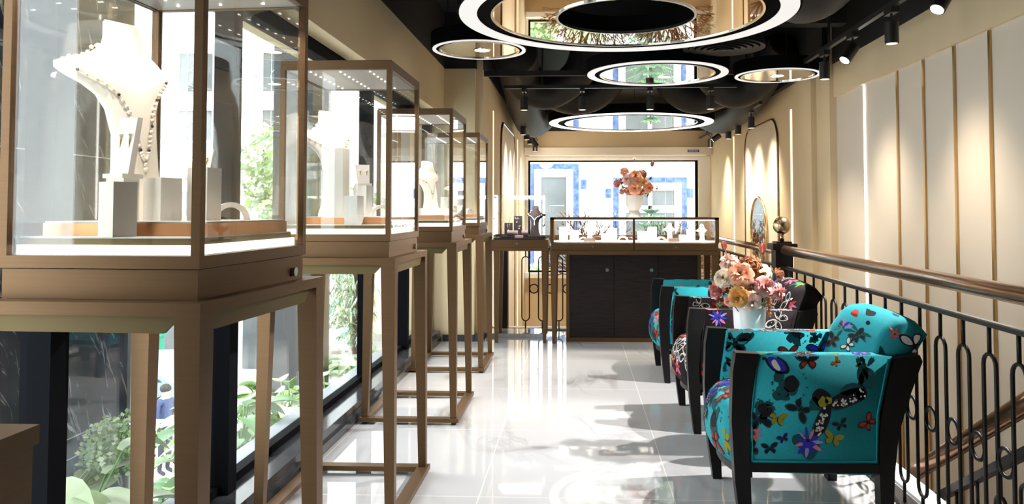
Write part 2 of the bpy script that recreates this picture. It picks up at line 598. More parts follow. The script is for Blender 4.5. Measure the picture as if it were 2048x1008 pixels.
# white reveal of the end window
sbox('trim_3', 'white_paint', (-.88, -.83, 12.78, 12.8, .05, 2.11), (2.01, 2.235, 12.78, 12.8, .05, 2.11), (-.83, 2.01, 12.78, 12.8, 2.04, 2.11), (-.86, 2.19, 12.70, 12.779, .08, .165))
sbox('baseboard_left', 'sill_stone', (-1.24, -.945, 7.02, 7.04, 0, .06), (-.95, -.87, 7.02, 7.3, 0, .06))
sbox('window_sill', 'sill_stone', (-1.46, -1.265, .86, 7.02, -.14, .10), (-1.27, -1.25, .86, 7.02, 0, .045), bev=.004)
sbox('wall_left_lower', 'facade_grey', (-1.62, -1.46, -2.2, 7.04, -3.9, .06))

# window wall: one bay per pair of posts
PY = [.90, 1.955, 2.975, 4.975, 6.075, 7.0]
for i in range(5):
    y0, y1 = PY[i], PY[i + 1]
    b = MB()
    b.box(-1.43, -1.35, y1 - .036, y1 + .036, .10, 2.083)
    if i == 0: b.box(-1.43, -1.35, y0 - .036, y0 + .036, .10, 2.083)
    b.box(-1.435, -1.352, y0 + .036, y1 - .036, 2.015, 2.083)
    b.box(-1.435, -1.385, y0 + .036, y1 - .036, .10, .135)
    b.bevel(.003, 1)
    w = struct(b.build('window_%d' % (i + 1), 'window_frame'))
    g = MB().box(-1.412, -1.406, y0 + .03, y1 - .03, .12, 2.03).build('pane', 'window_glass', w)
b = MB()
for x0, x1, z0, z1 in ((-.83, -.80, .165, 2.04), (1.97, 2.01, .165, 2.04), (-.83, 2.01, 2.018, 2.04), (-.83, 2.01, .165, .19)):
    b.box(x0, x1, 12.88, 12.95, z0, z1)
w = struct(b.build('window_6', 'window_frame'))
MB().box(-.80, 1.97, 12.912, 12.918, .19, 2.01).build('pane', 'window_glass', w)

# roller shutter box over the end window, with its small blue maker's plate
t = thing('shutter_box', (.66, 12.7, 2.11), 'long cream roller shutter box above the end window with a small blue plate', 'shutter box')
MB().box(-.875, 2.195, 12.55, 12.8, 2.115, 2.235).bevel(.01).build('housing', 'shutter_white', t)
MB().box(-.8, 2.1, 12.6, 12.66, 2.095, 2.115).build('bottom_bar', 'white_paint', t)
MB().box(1.795, 1.985, 12.545, 12.552, 2.150, 2.192).build('name_plate', 'label_blue', t)
MB().box(1.745, 1.785, 12.545, 12.552, 2.158, 2.185).build('maker_mark', 'shutter_white', t)['label'] = 'small grey square mark'

def text(body, name, m, loc, size, rot, parent=None, ext=.001):
    c = bpy.data.curves.new(name, 'FONT')
    c.body = body
    c.size = size
    c.align_x, c.align_y = 'CENTER', 'CENTER'
    c.extrude = ext
    tmp = bpy.data.objects.new(name, c)
    COL.objects.link(tmp)
    bpy.context.view_layer.update()
    me = bpy.data.meshes.new_from_object(tmp.evaluated_get(bpy.context.evaluated_depsgraph_get()))
    bpy.data.objects.remove(tmp)
    me.materials.clear()
    me.materials.append(M[m])
    o = bpy.data.objects.new(name, me)
    COL.objects.link(o)
    o.rotation_euler = rot
    o.location = V(loc) - (wloc(parent) if parent else V((0, 0, 0)))
    o.parent = parent
    return o
text('AAZAAD', 'plate_lettering', 'label_white', (1.89, 12.543, 2.171), .036, (R(90), 0, 0), t)

# wall panelling on the stair side: brass strips and one strip of light
for y in (5.47, 5.06, 4.65, 4.255, 3.85, 3.45, 3.05):
    tag(MB().box(2.248, 2.262, y - .011, y + .011, -3.1, 2.185).build('trim_strip', 'brass'), None, None, None, 'structure')
t = MB().box(2.252, 2.262, 6.09, 6.106, -3.1, 2.185).build('strip_light', 'strip_light')
tag(t, 'thin vertical strip of white light set into the panelled wall', 'strip light')

# arched panels with thin bronze mouldings on both far walls, and slits of warm light beside them
def arch_pts(y0, y1, z0, z1, r, n=8):
    P = [(y0, z0)]
    for k in range(n + 1):
        a = pi - k * (pi / 2) / n
        P.append((y0 + r + r * cos(a), z1 - r + r * sin(a)))
    for k in range(n + 1):
        a = pi / 2 - k * (pi / 2) / n
        P.append((y1 - r + r * cos(a), z1 - r + r * sin(a)))
    P.append((y1, z0))
    return P
for side, x, y0, y1, zt in (('right', 2.2, 8.46, 10.1, 2.23), ('left', -.88, 8.69, 10.6, 2.23)):
    s = -1 if side == 'right' else 1
    P = arch_pts(y0, y1, -1.2, zt, .28)
    b = MB().prism(P, 'x', x, x + s * .006)
    w = struct(b.build('trim_arch_' + side, 'arch_panel'))
    MB().tube([(x + s * .008, p[0], p[1]) for p in P], .013, 6).build('moulding', 'rail_bronze', w)
n = 0
for x, s, ys in ((2.2, -1, (7.95, 10.85)), (-.88, 1, (7.95, 11.2))):
    for y in ys:
        t = MB().box(x, x + s * .004, y - .03, y + .03, -1.0, 2.24).build('wall_slit_light', 'warm_slit')
        tag(t, ('slit of warm light in the wall beside the oval mirror', 'slit of warm light in the stair wall close to the end window', 'slit of warm light above the small glass case by the arched panel',
                'slit of warm light between arched panel and end window over the spotlights')[n], 'wall light', None)
        n += 1

# oval mirror on the stair wall
t = thing('oval_mirror', (2.19, 9.3, .4), 'tall mirror with rounded top in a slim brass frame on the arched panel', 'mirror')
P = arch_pts(8.93, 9.70, -.2, 1.36, .384, 12)
MB().prism(P, 'x', 2.19, 2.172).build('mirror_glass', 'mirror_clear', t)
MB().tube([(2.172, p[0], p[1]) for p in P] , .016, 8, closed=True).build('frame', 'brass_bright', t, smooth=True)

# ------------------------------------------------------------------ railing round the opening
XR = 1.335
def capsule(cx, w, z0, z1, n=8):
    r = w / 2
    P = []
    for k in range(n + 1):
        a = pi * k / n
        P.append((cx + r * cos(a), z1 - r + r * sin(a)))
    for k in range(n + 1):
        a = pi + pi * k / n
        P.append((cx + r * cos(a), z0 + r + r * sin(a)))
    return P
rail = thing('stair_railing', (XR, 4.5, 0), 'black iron railing with long loops and a round bronze handrail along the stair opening', 'railing')
def baluster_run(root, along, fixed, a0, a1, z_at=lambda a: 0.0, top=.838, rr=.0068, post=.168, base=None):
    """loops with rings between them, along axis 'x' or 'y' at the given fixed coordinate"""
    def P(a, z):
        return (fixed, a, z + z_at(a)) if along == 'y' else (a, fixed, z + z_at(a))
    a = a0
    i = 0
    while a <= a1 + 1e-6:
        b = MB()
        b.tube([P(p, z) for p, z in capsule(a, .076, .092, .735)], rr, 6, closed=True)
        b.tube([P(a, .735), P(a, top)], rr, 6)
        b.tube([P(a, .0), P(a, .092)], rr, 6)
        b.build('baluster', 'black_metal', root, smooth=True)
        if a + post <= a1 + 1e-6:
            c = a + post / 2
            MB().tube([P(c + .044 * cos(2 * pi * k / 18), .413 + .044 * sin(2 * pi * k / 18)) for k in range(18)], rr, 6, closed=True).build('ring', 'black_metal', root, smooth=True)
        a += post
        i += 1
# phase measured on the photograph's balusters
baluster_run(rail, 'y', XR, 1.72, 7.62)
MB().tube([(XR, -.3, .945), (XR, 5.02, .945)], .030, 20).build('handrail', 'rail_bronze', rail, smooth=True)
MB().tube([(XR, 5.12, .928), (XR, 7.73, .928)], .026, 20).build('handrail', 'rail_bronze', rail, smooth=True)
MB().box(XR - .02, XR + .02, -.3, 5.03, .826, .840).bevel(.003, 1).build('lower_rail', 'black_metal', rail)
MB().box(XR - .02, XR + .02, 5.12, 7.73, .826, .840).bevel(.003, 1).build('lower_rail', 'black_metal', rail)
MB().box(XR - .03, XR + .045, -.3, 7.73, 0, .012).build('foot_plate', 'black_metal', rail)
nw = MB().box(XR - .056, XR + .056, 5.015, 5.127, .0, .955)
nw.box(XR - .078, XR + .078, 4.993, 5.149, .945, .985); nw.box(XR - .05, XR + .05, 5.02, 5.122, .985, .998)
nw.bevel(.004, 1)
newel = nw.build('newel_post', 'black_metal', rail)
f = MB().cyl((XR, 5.071, .998), (XR, 5.071, 1.05), .014)
f.ball((XR, 5.071, 1.102), .058, 28, 18)
f.build('ball_finial', 'ball_brass', newel, smooth=True)['label'] = 'brass ball with dark streaks'

back = thing('end_railing', (.2, 7.73, 0), 'black iron railing with loops behind the glass counter and small glass case', 'railing')
baluster_run(back, 'x', 7.73, -.524, 1.3)
MB().tube([(-.7, 7.73, .928), (XR, 7.73, .928)], .026, 20).build('handrail', 'rail_bronze', back, smooth=True)
MB().box(-.7, XR, 7.71, 7.75, .826, .840).build('lower_rail', 'black_metal', back)
MB().box(-.7, XR, 7.70, 7.77, 0, .012).build('foot_plate', 'black_metal', back)
MB().box(-.815, -.70, 7.66, 7.78, 0, .96).bevel(.004, 1).build('newel_post', 'black_metal', back)
tag(MB().box(-.86, -.30, 7.30, 7.62, 0, .03).bevel(.006).build('threshold_slab', 'floor_marble'), 'low pale marble step on the floor under the small glass case', 'floor slab')

# stair flight below and its sloping rail
st = MB()
for k in range(14):
    y1 = 2.2 + .27 * k
    z = -.17 * (k + 1)
    st.box(1.62, 2.25, y1, y1 + .28, z - .25, z)
struct(st.build('stairs', 'floor_marble'))
sr = thing('stair_handrail', (1.57, 3.0, -.8), 'sloping wooden stair handrail over iron loops seen through the railing', 'railing')
SL = .60
zs = lambda y: .245 - (y - 3.24) * SL          # centre of the sloping handrail
MB().tube([(1.57, 1.9, zs(1.9)), (1.57, 5.4, zs(5.4))], .036, 16).build('handrail', 'rail_bronze', sr, smooth=True)
MB().prism([(1.9, zs(1.9) - .15), (5.4, zs(5.4) - .15), (5.4, zs(5.4) - .185), (1.9, zs(1.9) - .185)], 'x', 1.55, 1.59).build('lower_rail', 'black_metal', sr)
y = 2.28
while y < 5.3:
    zt = zs(y) - .17
    b = MB()
    b.tube([(1.57, a, z) for a, z in capsule(y, .076, zt - .75, zt - .11)], .0068, 6, closed=True)
    b.tube([(1.57, y, zt - .11), (1.57, y, zt)], .0068, 6)
    b.tube([(1.57, y, zt - .75), (1.57, y, zt - .85)], .0068, 6)
    b.build('baluster', 'black_metal', sr, smooth=True)
    y += .168

# ------------------------------------------------------------------ ceiling: rings, tracks, ducts
def ring_lamp(cx, cy, z, r, label, hole=0, down=(), th=.11, lm='ring_light'):
    t = thing('ring_lamp', (cx, cy, z), label, 'ceiling lamp')
    ri = r * hole
    w0 = r * (.895 if r > .5 else .925)
    b = MB()
    b.annulus((cx, cy), w0 + .0, r + .012, z + .006, z + th)
    b.annulus((cx, cy), ri, w0, z + .012, z + th)
    b.build('housing', 'matte_black', t, smooth='auto')
    MB().annulus((cx, cy), w0, r, z, z + .006).build('light_ring', lm, t)
    m1 = r * .80 if r > .5 else r * .83
    MB().annulus((cx, cy), m1, m1 + .012, z - .002, z + .012).build('rim', 'steel', t)
    MB().annulus((cx, cy), ri if hole else 0.0005, m1, z + .004, z + .012).build('mirror', 'mirror', t)
    if hole:
        MB().annulus((cx, cy), ri - .012, ri + .001, z - .004, z + .014).build('inner_rim', 'steel', t)
    for dx, dy in down:
        d = MB(); d.annulus((cx + dx, cy + dy), .052, .060, z + .0005, z + .0045, 32)
        dl = d.build('downlight', 'steel', t)
        MB().cyl((cx + dx, cy + dy, z + .0015), (cx + dx, cy + dy, z + .0042), .052, n=32).build('lens', 'downlight', dl)
    for k in range(3):
        a = 2 * pi * k / 3 + .5
        px, py = cx + cos(a) * r * .9, cy + sin(a) * r * .9
        MB().cyl((px, py, z + th - .01), (px, py, 3.05), .003, n=6).build('suspension_wire', 'track_black', t)
    return t
ring_lamp(.276, 4.34, 2.30, .945, 'largest ceiling ring lamp, mirrored with an open round hole in its middle', .42)
ring_lamp(-.686, 5.30, 2.32, .325, 'small round mirrored ceiling lamp with one downlight near the window side wall', 0, ((0.02, 0),))
ring_lamp(.646, 6.20, 2.30, .565, 'middle-sized mirrored ceiling ring lamp between the largest one and the cross track', 0, ((.07, .12),))
ring_lamp(1.666, 6.42, 2.32, .345, 'small round mirrored ceiling lamp with one downlight near the panelled stair wall', 0, ((0, 0),))
ring_lamp(.66, 9.50, 2.28, 1.01, 'wide mirrored ceiling ring lamp hanging before the end window over the stair opening', lm='ring_light_bright')
for x, y, p in ((-.66, 5.30, 70), (.71, 6.32, 40), (1.666, 6.42, 70)):
    spot('downlight_beam', (x, y, 2.31), (x, y, 0), p, 80, .8, rad=.05)

SPOTS = []
def track_spot(p, tgt=None, label='', lit=False):
    """p: centre of the track at this spot; cylinder hangs .12 below"""
    t = thing('track_spotlight', p, label, 'spotlight')
    x, y, z = p
    MB().box(x - .022, x + .022, y - .055, y + .055, z - .035, z - .001).bevel(.004, 1).build('adapter', 'track_black', t)
    MB().cyl((x, y, z - .035), (x, y, z - .085), .008, n=8).build('stem', 'track_black', t)
    c = V((x, y, z - .10))
    d = (V(tgt) - c).normalized() if tgt else V((0, 0, -1))
    a = c - d * .02
    e = c + d * .105
    hb = MB().cyl(a, e, .038, n=24)
    h = hb.build('lamp_head', 'track_black', t, smooth='auto')
    MB().annulus((0, 0), .030, .038, 0, .004, 24)
    MB().cyl(e + d * .0002, e + d * .0015, .031, n=24).build('lens', 'spot_lens' if lit else 'spot_lens_dim', h)
    SPOTS.append((e + d * .01, d))
    return t, e + d * .012

def track(p, q, label, r=.016):
    b = MB()
    p, q = V(p), V(q)
    d = (q - p)
    if abs(d.x) > abs(d.y): b.box(p.x, q.x, p.y - r, p.y + r, p.z, p.z + .032)
    else: b.box(p.x - r, p.x + r, p.y, q.y, p.z, p.z + .032)
    t = thing('lighting_track', (p + q) / 2, label, 'lighting track')
    b.build('track', 'track_black', t)
    n = 3
    for k in range(n):
        m = p.lerp(q, (k + .5) / n)
        MB().cyl((m.x, m.y, m.z + .03), (m.x, m.y, 3.05), .010, n=8).build('drop_rod', 'track_black', t)
    return t
track((1.80, 2.6, 2.36), (1.80, 6.1, 2.36), 'black lighting track hanging along the panelled stair wall')
track((-.70, 7.24, 2.36), (1.50, 7.24, 2.36), 'black lighting track crossing the ceiling above the counter')
track((-.66, 8.7, 2.33), (-.66, 12.4, 2.33), 'black lighting track over the arched panel above the small glass case')
track((1.95, 8.2, 2.33), (1.95, 12.2, 2.33), 'black lighting track over the oval mirror along the stair wall')
# stair wall track: two heads lit and turned to the chairs
for y, tg, lab, lit, pw in ((5.62, None, 'black track spotlight pointing straight down beside the small mirrored lamp on the stair side', False, 25),
                            (5.05, (.2, 4.5, .1), 'lit black track spotlight tilted to the armchairs, smaller of two on the stair wall track', True, 170),
                            (4.43, None, 'black track spotlight pointing straight down between two tilted lit ones on the stair wall track', False, 25),
                            (3.78, (.4, 3.2, .1), 'large lit track spotlight tilted over the stair wall, cut by the top of the picture', True, 170)):
    t, e = track_spot((1.80, y, 2.36), tg, lab, lit)
    if lit:
        spot('track_beam', e, tg, pw, 78, .3, (1, .96, .92), .02)
    else:
        spot('track_beam', e, (2.15, y, 0), pw * 1.6, 85, 1, rad=.12)
for x, lab in ((-.506, 'first'), (.047, 'second'), (.686, 'third'), (1.254, 'fourth')):
    t, e = track_spot((x, 7.24, 2.36), None, 'black spotlight on the cross track, %s counted from the window side' % lab)
    spot('track_beam', e, (x, 7.1, 0), 22, 70, .6)
for i, (y, tg) in enumerate(((9.3, None), (9.95, None), (10.6, None), (11.2, (-.2, 11.6, 1.6)), (11.9, None))):
    w = ('first', 'second', 'third', 'fourth, tilted and lit,', 'last')[i]
    t, e = track_spot((-.66, y, 2.33), tg, 'black spotlight above the small glass case, %s towards the end window' % w, i == 3)
    spot('track_beam', e, (-.80, y, -.3) if i != 3 else (-.2, 12.8, 1.9), 100 if i != 3 else 25, 85, 1, rad=.15)
for i, (y, tg) in enumerate(((8.65, None), (9.35, None), (9.95, None), (10.6, (1.2, 10.9, 1.7)), (11.3, None))):
    w = ('first', 'second', 'third', 'fourth, tilted and lit,', 'last')[i]
    t, e = track_spot((1.95, y, 2.33), tg, 'black spotlight over the oval mirror, %s towards the end window' % w, i == 3)
    spot('track_beam', e, (2.12, y, -.3) if i != 3 else (1.2, 12.8, 1.9), 100 if i != 3 else 25, 85, 1, rad=.15)

def duct(pts, r, label, n=28, seg=14):
    """flexible ribbed duct through the points"""
    P = [V(p) for p in pts]
    out = []
    for i in range(len(P) - 1):
        p0, p1, p2, p3 = P[max(i - 1, 0)], P[i], P[i + 1], P[min(i + 2, len(P) - 1)]
        for k in range(seg):
            t_ = k / seg
            out.append(.5 * ((2 * p1) + (p2 - p0) * t_ + (2 * p0 - 5 * p1 + 4 * p2 - p3) * t_ ** 2 + (3 * p1 - p0 - 3 * p2 + p3) * t_ ** 3))
    out.append(P[-1])
    rs = [r * (1 + .018 * (i % 2)) for i in range(len(out))]
    o = MB().tube(out, rs, n).build('air_duct', 'duct', smooth=True)
    return tag(o, label, 'air duct')
duct([(-.72, 7.35, 2.8), (-.55, 7.9, 2.52), (-.30, 8.0, 2.43), (.0, 7.95, 2.62), (.12, 7.9, 2.95)], .165, 'sagging black flexible duct behind the cross track on the window side, closer to the wall')
duct([(-.62, 8.35, 2.7), (-.2, 8.4, 2.46), (.12, 8.4, 2.44), (.36, 8.35, 2.62), (.46, 8.3, 2.95)], .165, 'sagging black flexible duct behind the cross track on the window side, closer to the middle')
duct([(-.60, 7.3, 2.72), (-.61, 8.6, 2.52), (-.61, 9.6, 2.40), (-.58, 10.4, 2.42), (-.35, 11.2, 2.75)], .21, 'thick black flexible duct running over the track by the small glass case')
duct([(2.02, 7.45, 2.8), (1.85, 7.9, 2.52), (1.62, 8.0, 2.43), (1.38, 7.95, 2.6), (1.25, 7.9, 2.95)], .165, 'sagging black flexible duct behind the cross track on the stair side, closer to the wall')
duct([(1.9, 8.35, 2.7), (1.5, 8.4, 2.46), (1.22, 8.4, 2.44), (1.0, 8.35, 2.62), (.9, 8.3, 2.95)], .165, 'sagging black flexible duct behind the cross track on the stair side, closer to the middle')
duct([(1.95, 7.6, 2.75), (1.94, 8.7, 2.50), (1.92, 9.6, 2.42), (1.86, 10.4, 2.45), (1.6, 11.2, 2.75)], .20, 'thick black flexible duct running over the track by the oval mirror')
duct([(1.75, 3.3, 2.75), (1.52, 4.1, 2.62), (1.46, 4.7, 2.54), (1.44, 5.2, 2.68), (1.42, 5.4, 3.0)], .17, 'thick black flexible duct curving beside the largest ring lamp')
b = MB()
t = thing('air_diffuser', (1.05, 5.5, 2.35), 'round black ceiling air diffuser with concentric rings', 'air diffuser')
for k in range(6):
    MB().lathe([(.03 + .045 * k, .0 + .004 * k), (.03 + .045 * k + .034, -.008 + .004 * k), (.03 + .045 * k + .034, -.003 + .004 * k), (.03 + .045 * k, .006 + .004 * k)], (1.05, 5.5, 2.35), 48).build('louvre_ring', 'duct', t, smooth='auto')
MB().cyl((1.05, 5.5, 2.345), (1.05, 5.5, 2.375), .028, n=24).build('centre_cap', 'duct', t)
MB().lathe([(.29, .03), (.26, .12), (.14, .2), (.14, .7)], (1.05, 5.5, 2.35), 40).build('neck', 'ceiling_black', t, smooth=True)
tag(MB().box(-.86, 1.95, 6.98, 7.03, 2.44, 2.485).build('cable_tray', 'duct'), 'dark cable tray crossing the ceiling in front of the cross track', 'cable tray')
tag(MB().box(-.90, 2.1, 6.0, 6.14, 2.66, 2.86).build('ceiling_beam', 'ceiling_black'), None, None, None, 'structure')
tag(MB().box(-1.2, 2.1, 4.6, 4.76, 2.90, 3.04).build('ceiling_beam', 'ceiling_black'), None, None, None, 'structure')
# ------------------------------------------------------------------ display cases on tall bronze stands
VW, VD, VT, VB, VG = .44, .53, 1.788, 1.018, 1.107      # vitrine width, depth, top, underside, glass foot
def display_case(label, cx, cy):
    t = thing('display_case', (0, 0, 0), label, 'display case', 'tall bronze display cases along the window wall')
    hx, hy = VW / 2, VD / 2
    p = .019
    # glazed upper part
    base = MB()
    base.box(-hx + .006, hx - .006, -hy + .006, hy - .006, VB, VG - .028)
    base.box(-hx, hx, -hy, hy, VG - .026, VG)
    base.bevel(.002, 1)
    bo = base.build('base_box', 'bronze', t)
    MB().cyl((hx - .007, hy - .07, VB + .022), (hx + .004, hy - .07, VB + .022), .012, n=16).build('lock', 'steel', bo)
    f = MB()
    for sx in (-1, 1):
        for sy in (-1, 1):
            f.box(sx * hx - (p if sx > 0 else 0), sx * hx + (0 if sx > 0 else p), sy * hy - (p if sy > 0 else 0), sy * hy + (0 if sy > 0 else p), VG, VT)
    for sx in (-1, 1):
        a, b_ = (hx - p, hx) if sx > 0 else (-hx, -hx + p)
        f.box(a, b_, -hy + p, hy - p, VT - .036, VT)
    for sy in (-1, 1):
        a, b_ = (hy - p, hy) if sy > 0 else (-hy, -hy + p)
        f.box(-hx + p, hx - p, a, b_, VT - .036, VT)
    f.build('frame', 'bronze', t)
    r = MB().box(-hx + .002, hx - .002, -hy + .002, hy - .002, VT - .012, VT - .002).build('roof_panel', 'case_roof', t)
    lp = MB().box(-hx + p, hx - p, -hy + p, hy - p, VT - .034, VT - .014).build('lamp_panel', 'case_roof', t)
    for i in range(3):
        for j in range(8):
            x = -hx + .10 + .12 * i
            y = -hy + .06 + (VD - .12) * j / 7
            MB().cyl((x, y, VT - .0365), (x, y, VT - .033), .0034, n=8).build('led', 'led_dot', lp)
    g = p / 2
    for nm, bx in (('glass_front', (-hx + p, hx - p, -hy + g - .002, -hy + g + .002, VG, VT - .036)), ('glass_back', (-hx + p, hx - p, hy - g - .002, hy - g + .002, VG, VT - .036)),
                   ('glass_side', (hx - g - .002, hx - g + .002, -hy + p, hy - p, VG, VT - .036)), ('glass_side', (-hx + g - .002, -hx + g + .002, -hy + p, hy - p, VG, VT - .036))):
        MB().box(*bx).build(nm, 'glass', t)
    MB().box(-hx + p, hx - p, -hy + p, hy - p, VG - .002, VG + .0008).build('lit_floor', 'vitrine_floor', t)
    MB().box(-hx + p + .004, hx - p - .004, -hy + p + .003, -hy + p + .012, VG + .001, VG + .021).build('light_strip', 'led_soft', t)
    MB().box(hx - p - .012, hx - p - .003, -hy + p + .014, hy - p - .004, VG + .001, VG + .021).build('light_strip', 'led_soft', t)
    pl = MB().box(-hx + p + .004, hx - p - .013, -hy + p + .013, hy - p - .004, VG + .004, VG + .034)
    pl.build('plinth_board', 'bronze_inner', t)
    MB().box(-hx + p + .004, hx - p - .014, -hy + p + .014, hy - p - .005, VG + .034, VG + .037).build('plinth_top', 'vitrine_floor', t)
    # stand
    X0, X1, Y0, Y1 = -.278, .250, -.312, .318
    s = MB()
    zt, zb = VB, VB - .026
    w = .05
    for bx in ((X0, X1, Y0, Y0 + w), (X0, X1, Y1 - w, Y1), (X0, X0 + w, Y0 + w, Y1 - w), (X1 - w, X1, Y0 + w, Y1 - w)):
        s.box(*bx, zb, zt)
    s.bevel(.002, 1)
    s.build('top_rail', 'bronze', t)
    # thin plate under the vitrine, set inside the rail
    MB().box(X0 + w, X1 - w, Y0 + w, Y1 - w, zt - .012, zt - .002).build('deck_plate', 'bronze_inner', t)
    for sx in (0, 1):
        for sy in (0, 1):
            ox = X1 if sx else X0
            oy = Y1 if sy else Y0
            kx = -1 if sx else 1
            ky = -1 if sy else 1
            def q(ex, ey, w1, w2, z):
                xa, xb = sorted((ex, ex + kx * w1)); ya, yb = sorted((ey, ey + ky * w2))
                return [(xa, ya, z), (xb, ya, z), (xb, yb, z), (xa, yb, z)]
            lg = MB().hexa(q(ox - kx * .004, oy - ky * .004, .034, .034, .035), q(ox, oy, .054, .052, zb))
            lg.build('leg', 'bronze', t)
    for sy, ky in ((Y0, 1), (Y1, -1)):
        ya, yb = sorted((sy + ky * .016, sy + ky * .026))
        MB().prism([(X0 + .05, zb), (X1 - .05, zb), (X1 - .085, zb - .036), (X0 + .085, zb - .036)], 'y', ya, yb).build('apron', 'bronze_inner', t)
    for sx, kx in ((X0, 1), (X1, -1)):
        xa, xb = sorted((sx + kx * .016, sx + kx * .026))
        MB().prism([(Y0 + .05, zb), (Y1 - .05, zb), (Y1 - .085, zb - .036), (Y0 + .085, zb - .036)], 'x', xa, xb).build('apron', 'bronze_inner', t)
    b = MB()
    e = .016
    for bx in ((X0 - e, X1 + e, Y0 - e, Y0 + .034), (X0 - e, X1 + e, Y1 - .034, Y1 + e), (X0 - e, X0 + .036, Y0 + .034, Y1 - .034), (X1 - .036, X1 + e, Y0 + .034, Y1 - .034)):
        b.box(*bx, .014, .036)
    b.bevel(.002, 1)
    b.build('bottom_frame', 'bronze', t)
    for sx in (X0 + .01, X1 - .01):
        for sy in (Y0 + .01, Y1 - .01):
            MB().cyl((sx, sy, 0), (sx, sy, .015), .014, n=12).build('foot', 'rubber', t)
    t.location = (cx, cy, 0)
    return t

CASES = [(-.97, 1.797), (-.945, 3.205), (-.935, 4.62), (-.955, 5.99)]
clabels = ('closest tall bronze display case, cut by the picture edge beside the dark marble pier',
           'second tall bronze display case in the row, holding a bust with a long bead necklace',
           'third tall bronze display case in the row, with a bust and a bracelet arch',
           'fourth tall bronze display case, end of the row beside the blank return wall')
proto = display_case(clabels[0], *CASES[0])
for c, l in zip(CASES[1:], clabels[1:]):
    k = place(proto,  (c[0], c[1], 0), l, group='tall bronze display cases along the window wall')
proto.rotation_euler.z = R(-3.0)          # this case stands slightly askew
for c in CASES:
    for dx, dy in ((-.1, -.13), (.1, -.13), (-.1, .13), (.1, .13)):
        spot('case_led_beam', (c[0] + dx, c[1] + dy, VT - .040), (c[0] + dx, c[1] + dy, 1), 2.3, 140, .6, (1, .92, .82), .006)
FLO = VG + .037            # display surface inside a case

def bust_sections(h, wide=1.0):
    """heights, half widths, half depths, forward shift of a jeweller's bust"""
    return [(0, .084, .055, .02), (.03, .082, .055, .02), (.12, .066, .046, .018), (.25, .056, .038, .015), (.42, .054, .034, .010), (.55, .062, .034, .005), (.63, .078, .037, -.002), (.69, .100, .042, -.010),
            (.735, .124, .044, -.018), (.775, .139, .044, -.024), (.805, .138, .040, -.028), (.828, .112, .040, -.030), (.848, .074, .043, -.032), (.87, .054, .045, -.034), (.92, .046, .044, -.036), (.985, .045, .044, -.038), (1.0, .041, .040, -.038)]
def bust(loc, h, yaw, label, m='bust_white', sw=1.0, group=None):
    """local +x is the front"""
    b = MB()
    n = 36
    secs = []
    for z, hw, hd, sh in bust_sections(h):
        loop = []
        for k in range(n):
            a = 2 * pi * k / n
            x = hd * cos(a)
            y = hw * sw * sin(a)
            # shoulders fall back a little
            x -= .35 * (abs(y) ** 2) / .12 if .5 < z < .86 else 0
            zz = z * h
            if z > .95: zz += (-x) * .25
            if .5 < z < .85: zz -= abs(y) * .12 * min(1, (z - .5) * 6)
            loop.append((x * h / .48 + sh * h / .48, y * h / .48, zz))
        secs.append(loop)
    b.loft(secs)
    o = b.build('necklace_bust', m, smooth='auto')
    o.location = loc
    o.rotation_euler.z = yaw
    return tag(o, label, 'necklace bust', group)
def on_bust(loc, h, yaw, z, a, lift=.004, sw=1.0):
    """a point on the bust's surface, at height fraction z and angle a from the front"""
    S = bust_sections(h)
    for A, B in zip(S, S[1:]):
        if A[0] <= z <= B[0]:
            f = (z - A[0]) / (B[0] - A[0])
            hw, hd, sh = (A[i] + (B[i] - A[i]) * f for i in (1, 2, 3))
            break
    k = h / .48
    x = (hd + lift) * cos(a)
    y = (hw * sw + lift) * sin(a)
    if .5 < z < .86: x -= .35 * y * y / .12
    zz = z * h - (abs(y) * .12 * min(1, (z - .5) * 6) if .5 < z < .85 else 0)
    x = x * k + sh * k
    y *= k
    return V((loc[0] + x * cos(yaw) - y * sin(yaw), loc[1] + x * sin(yaw) + y * cos(yaw), loc[2] + zz))
def necklace(loc, h, yaw, label, drop=.40, r=.0042, m='pearl', m2='dark_gem', n=26, sw=1.0, pend=None):
    b = MB()
    pts = []
    for k in range(n + 1):
        a = -pi + 2 * pi * k / n
        u = (1 + cos(a)) / 2
        z = .88 - (.88 - drop) * u ** 2.2
        pts.append(on_bust(loc, h, yaw, z, a * (1 - .55 * u ** .6), .004, sw))
    for k, p in enumerate(pts[:-1]):
        b.mi = 1 if k % 5 == 0 else 0
        b.ball(p, r * (1.0 if k % 5 else .8), 8, 6)
    b.mi = 2
    b.tube(pts[:-1] + pts[:1], .0008, 5)
    if pend:
        b.mi = 0
        p = on_bust(loc, h, yaw, drop, 0, .006, sw)
        for j in range(pend): b.ball(p - V((0, 0, .012 * (j + 1))), r * (1 + .2 * (j % 2)), 8, 6)
    o = b.build('necklace', [m, m2, 'gold'], smooth=True)
    return tag(o, label, 'necklace')
def block(loc, sx, sy, sz, label, m='display_white', rz=0, name='display_block', cat='display block', bev=.004, group=None):
    o = MB().box(-sx / 2, sx / 2, -sy / 2, sy / 2, 0, sz).bevel(bev).build(name, m)
    o.location = loc
    o.rotation_euler.z = rz
    return tag(o, label, cat, group)
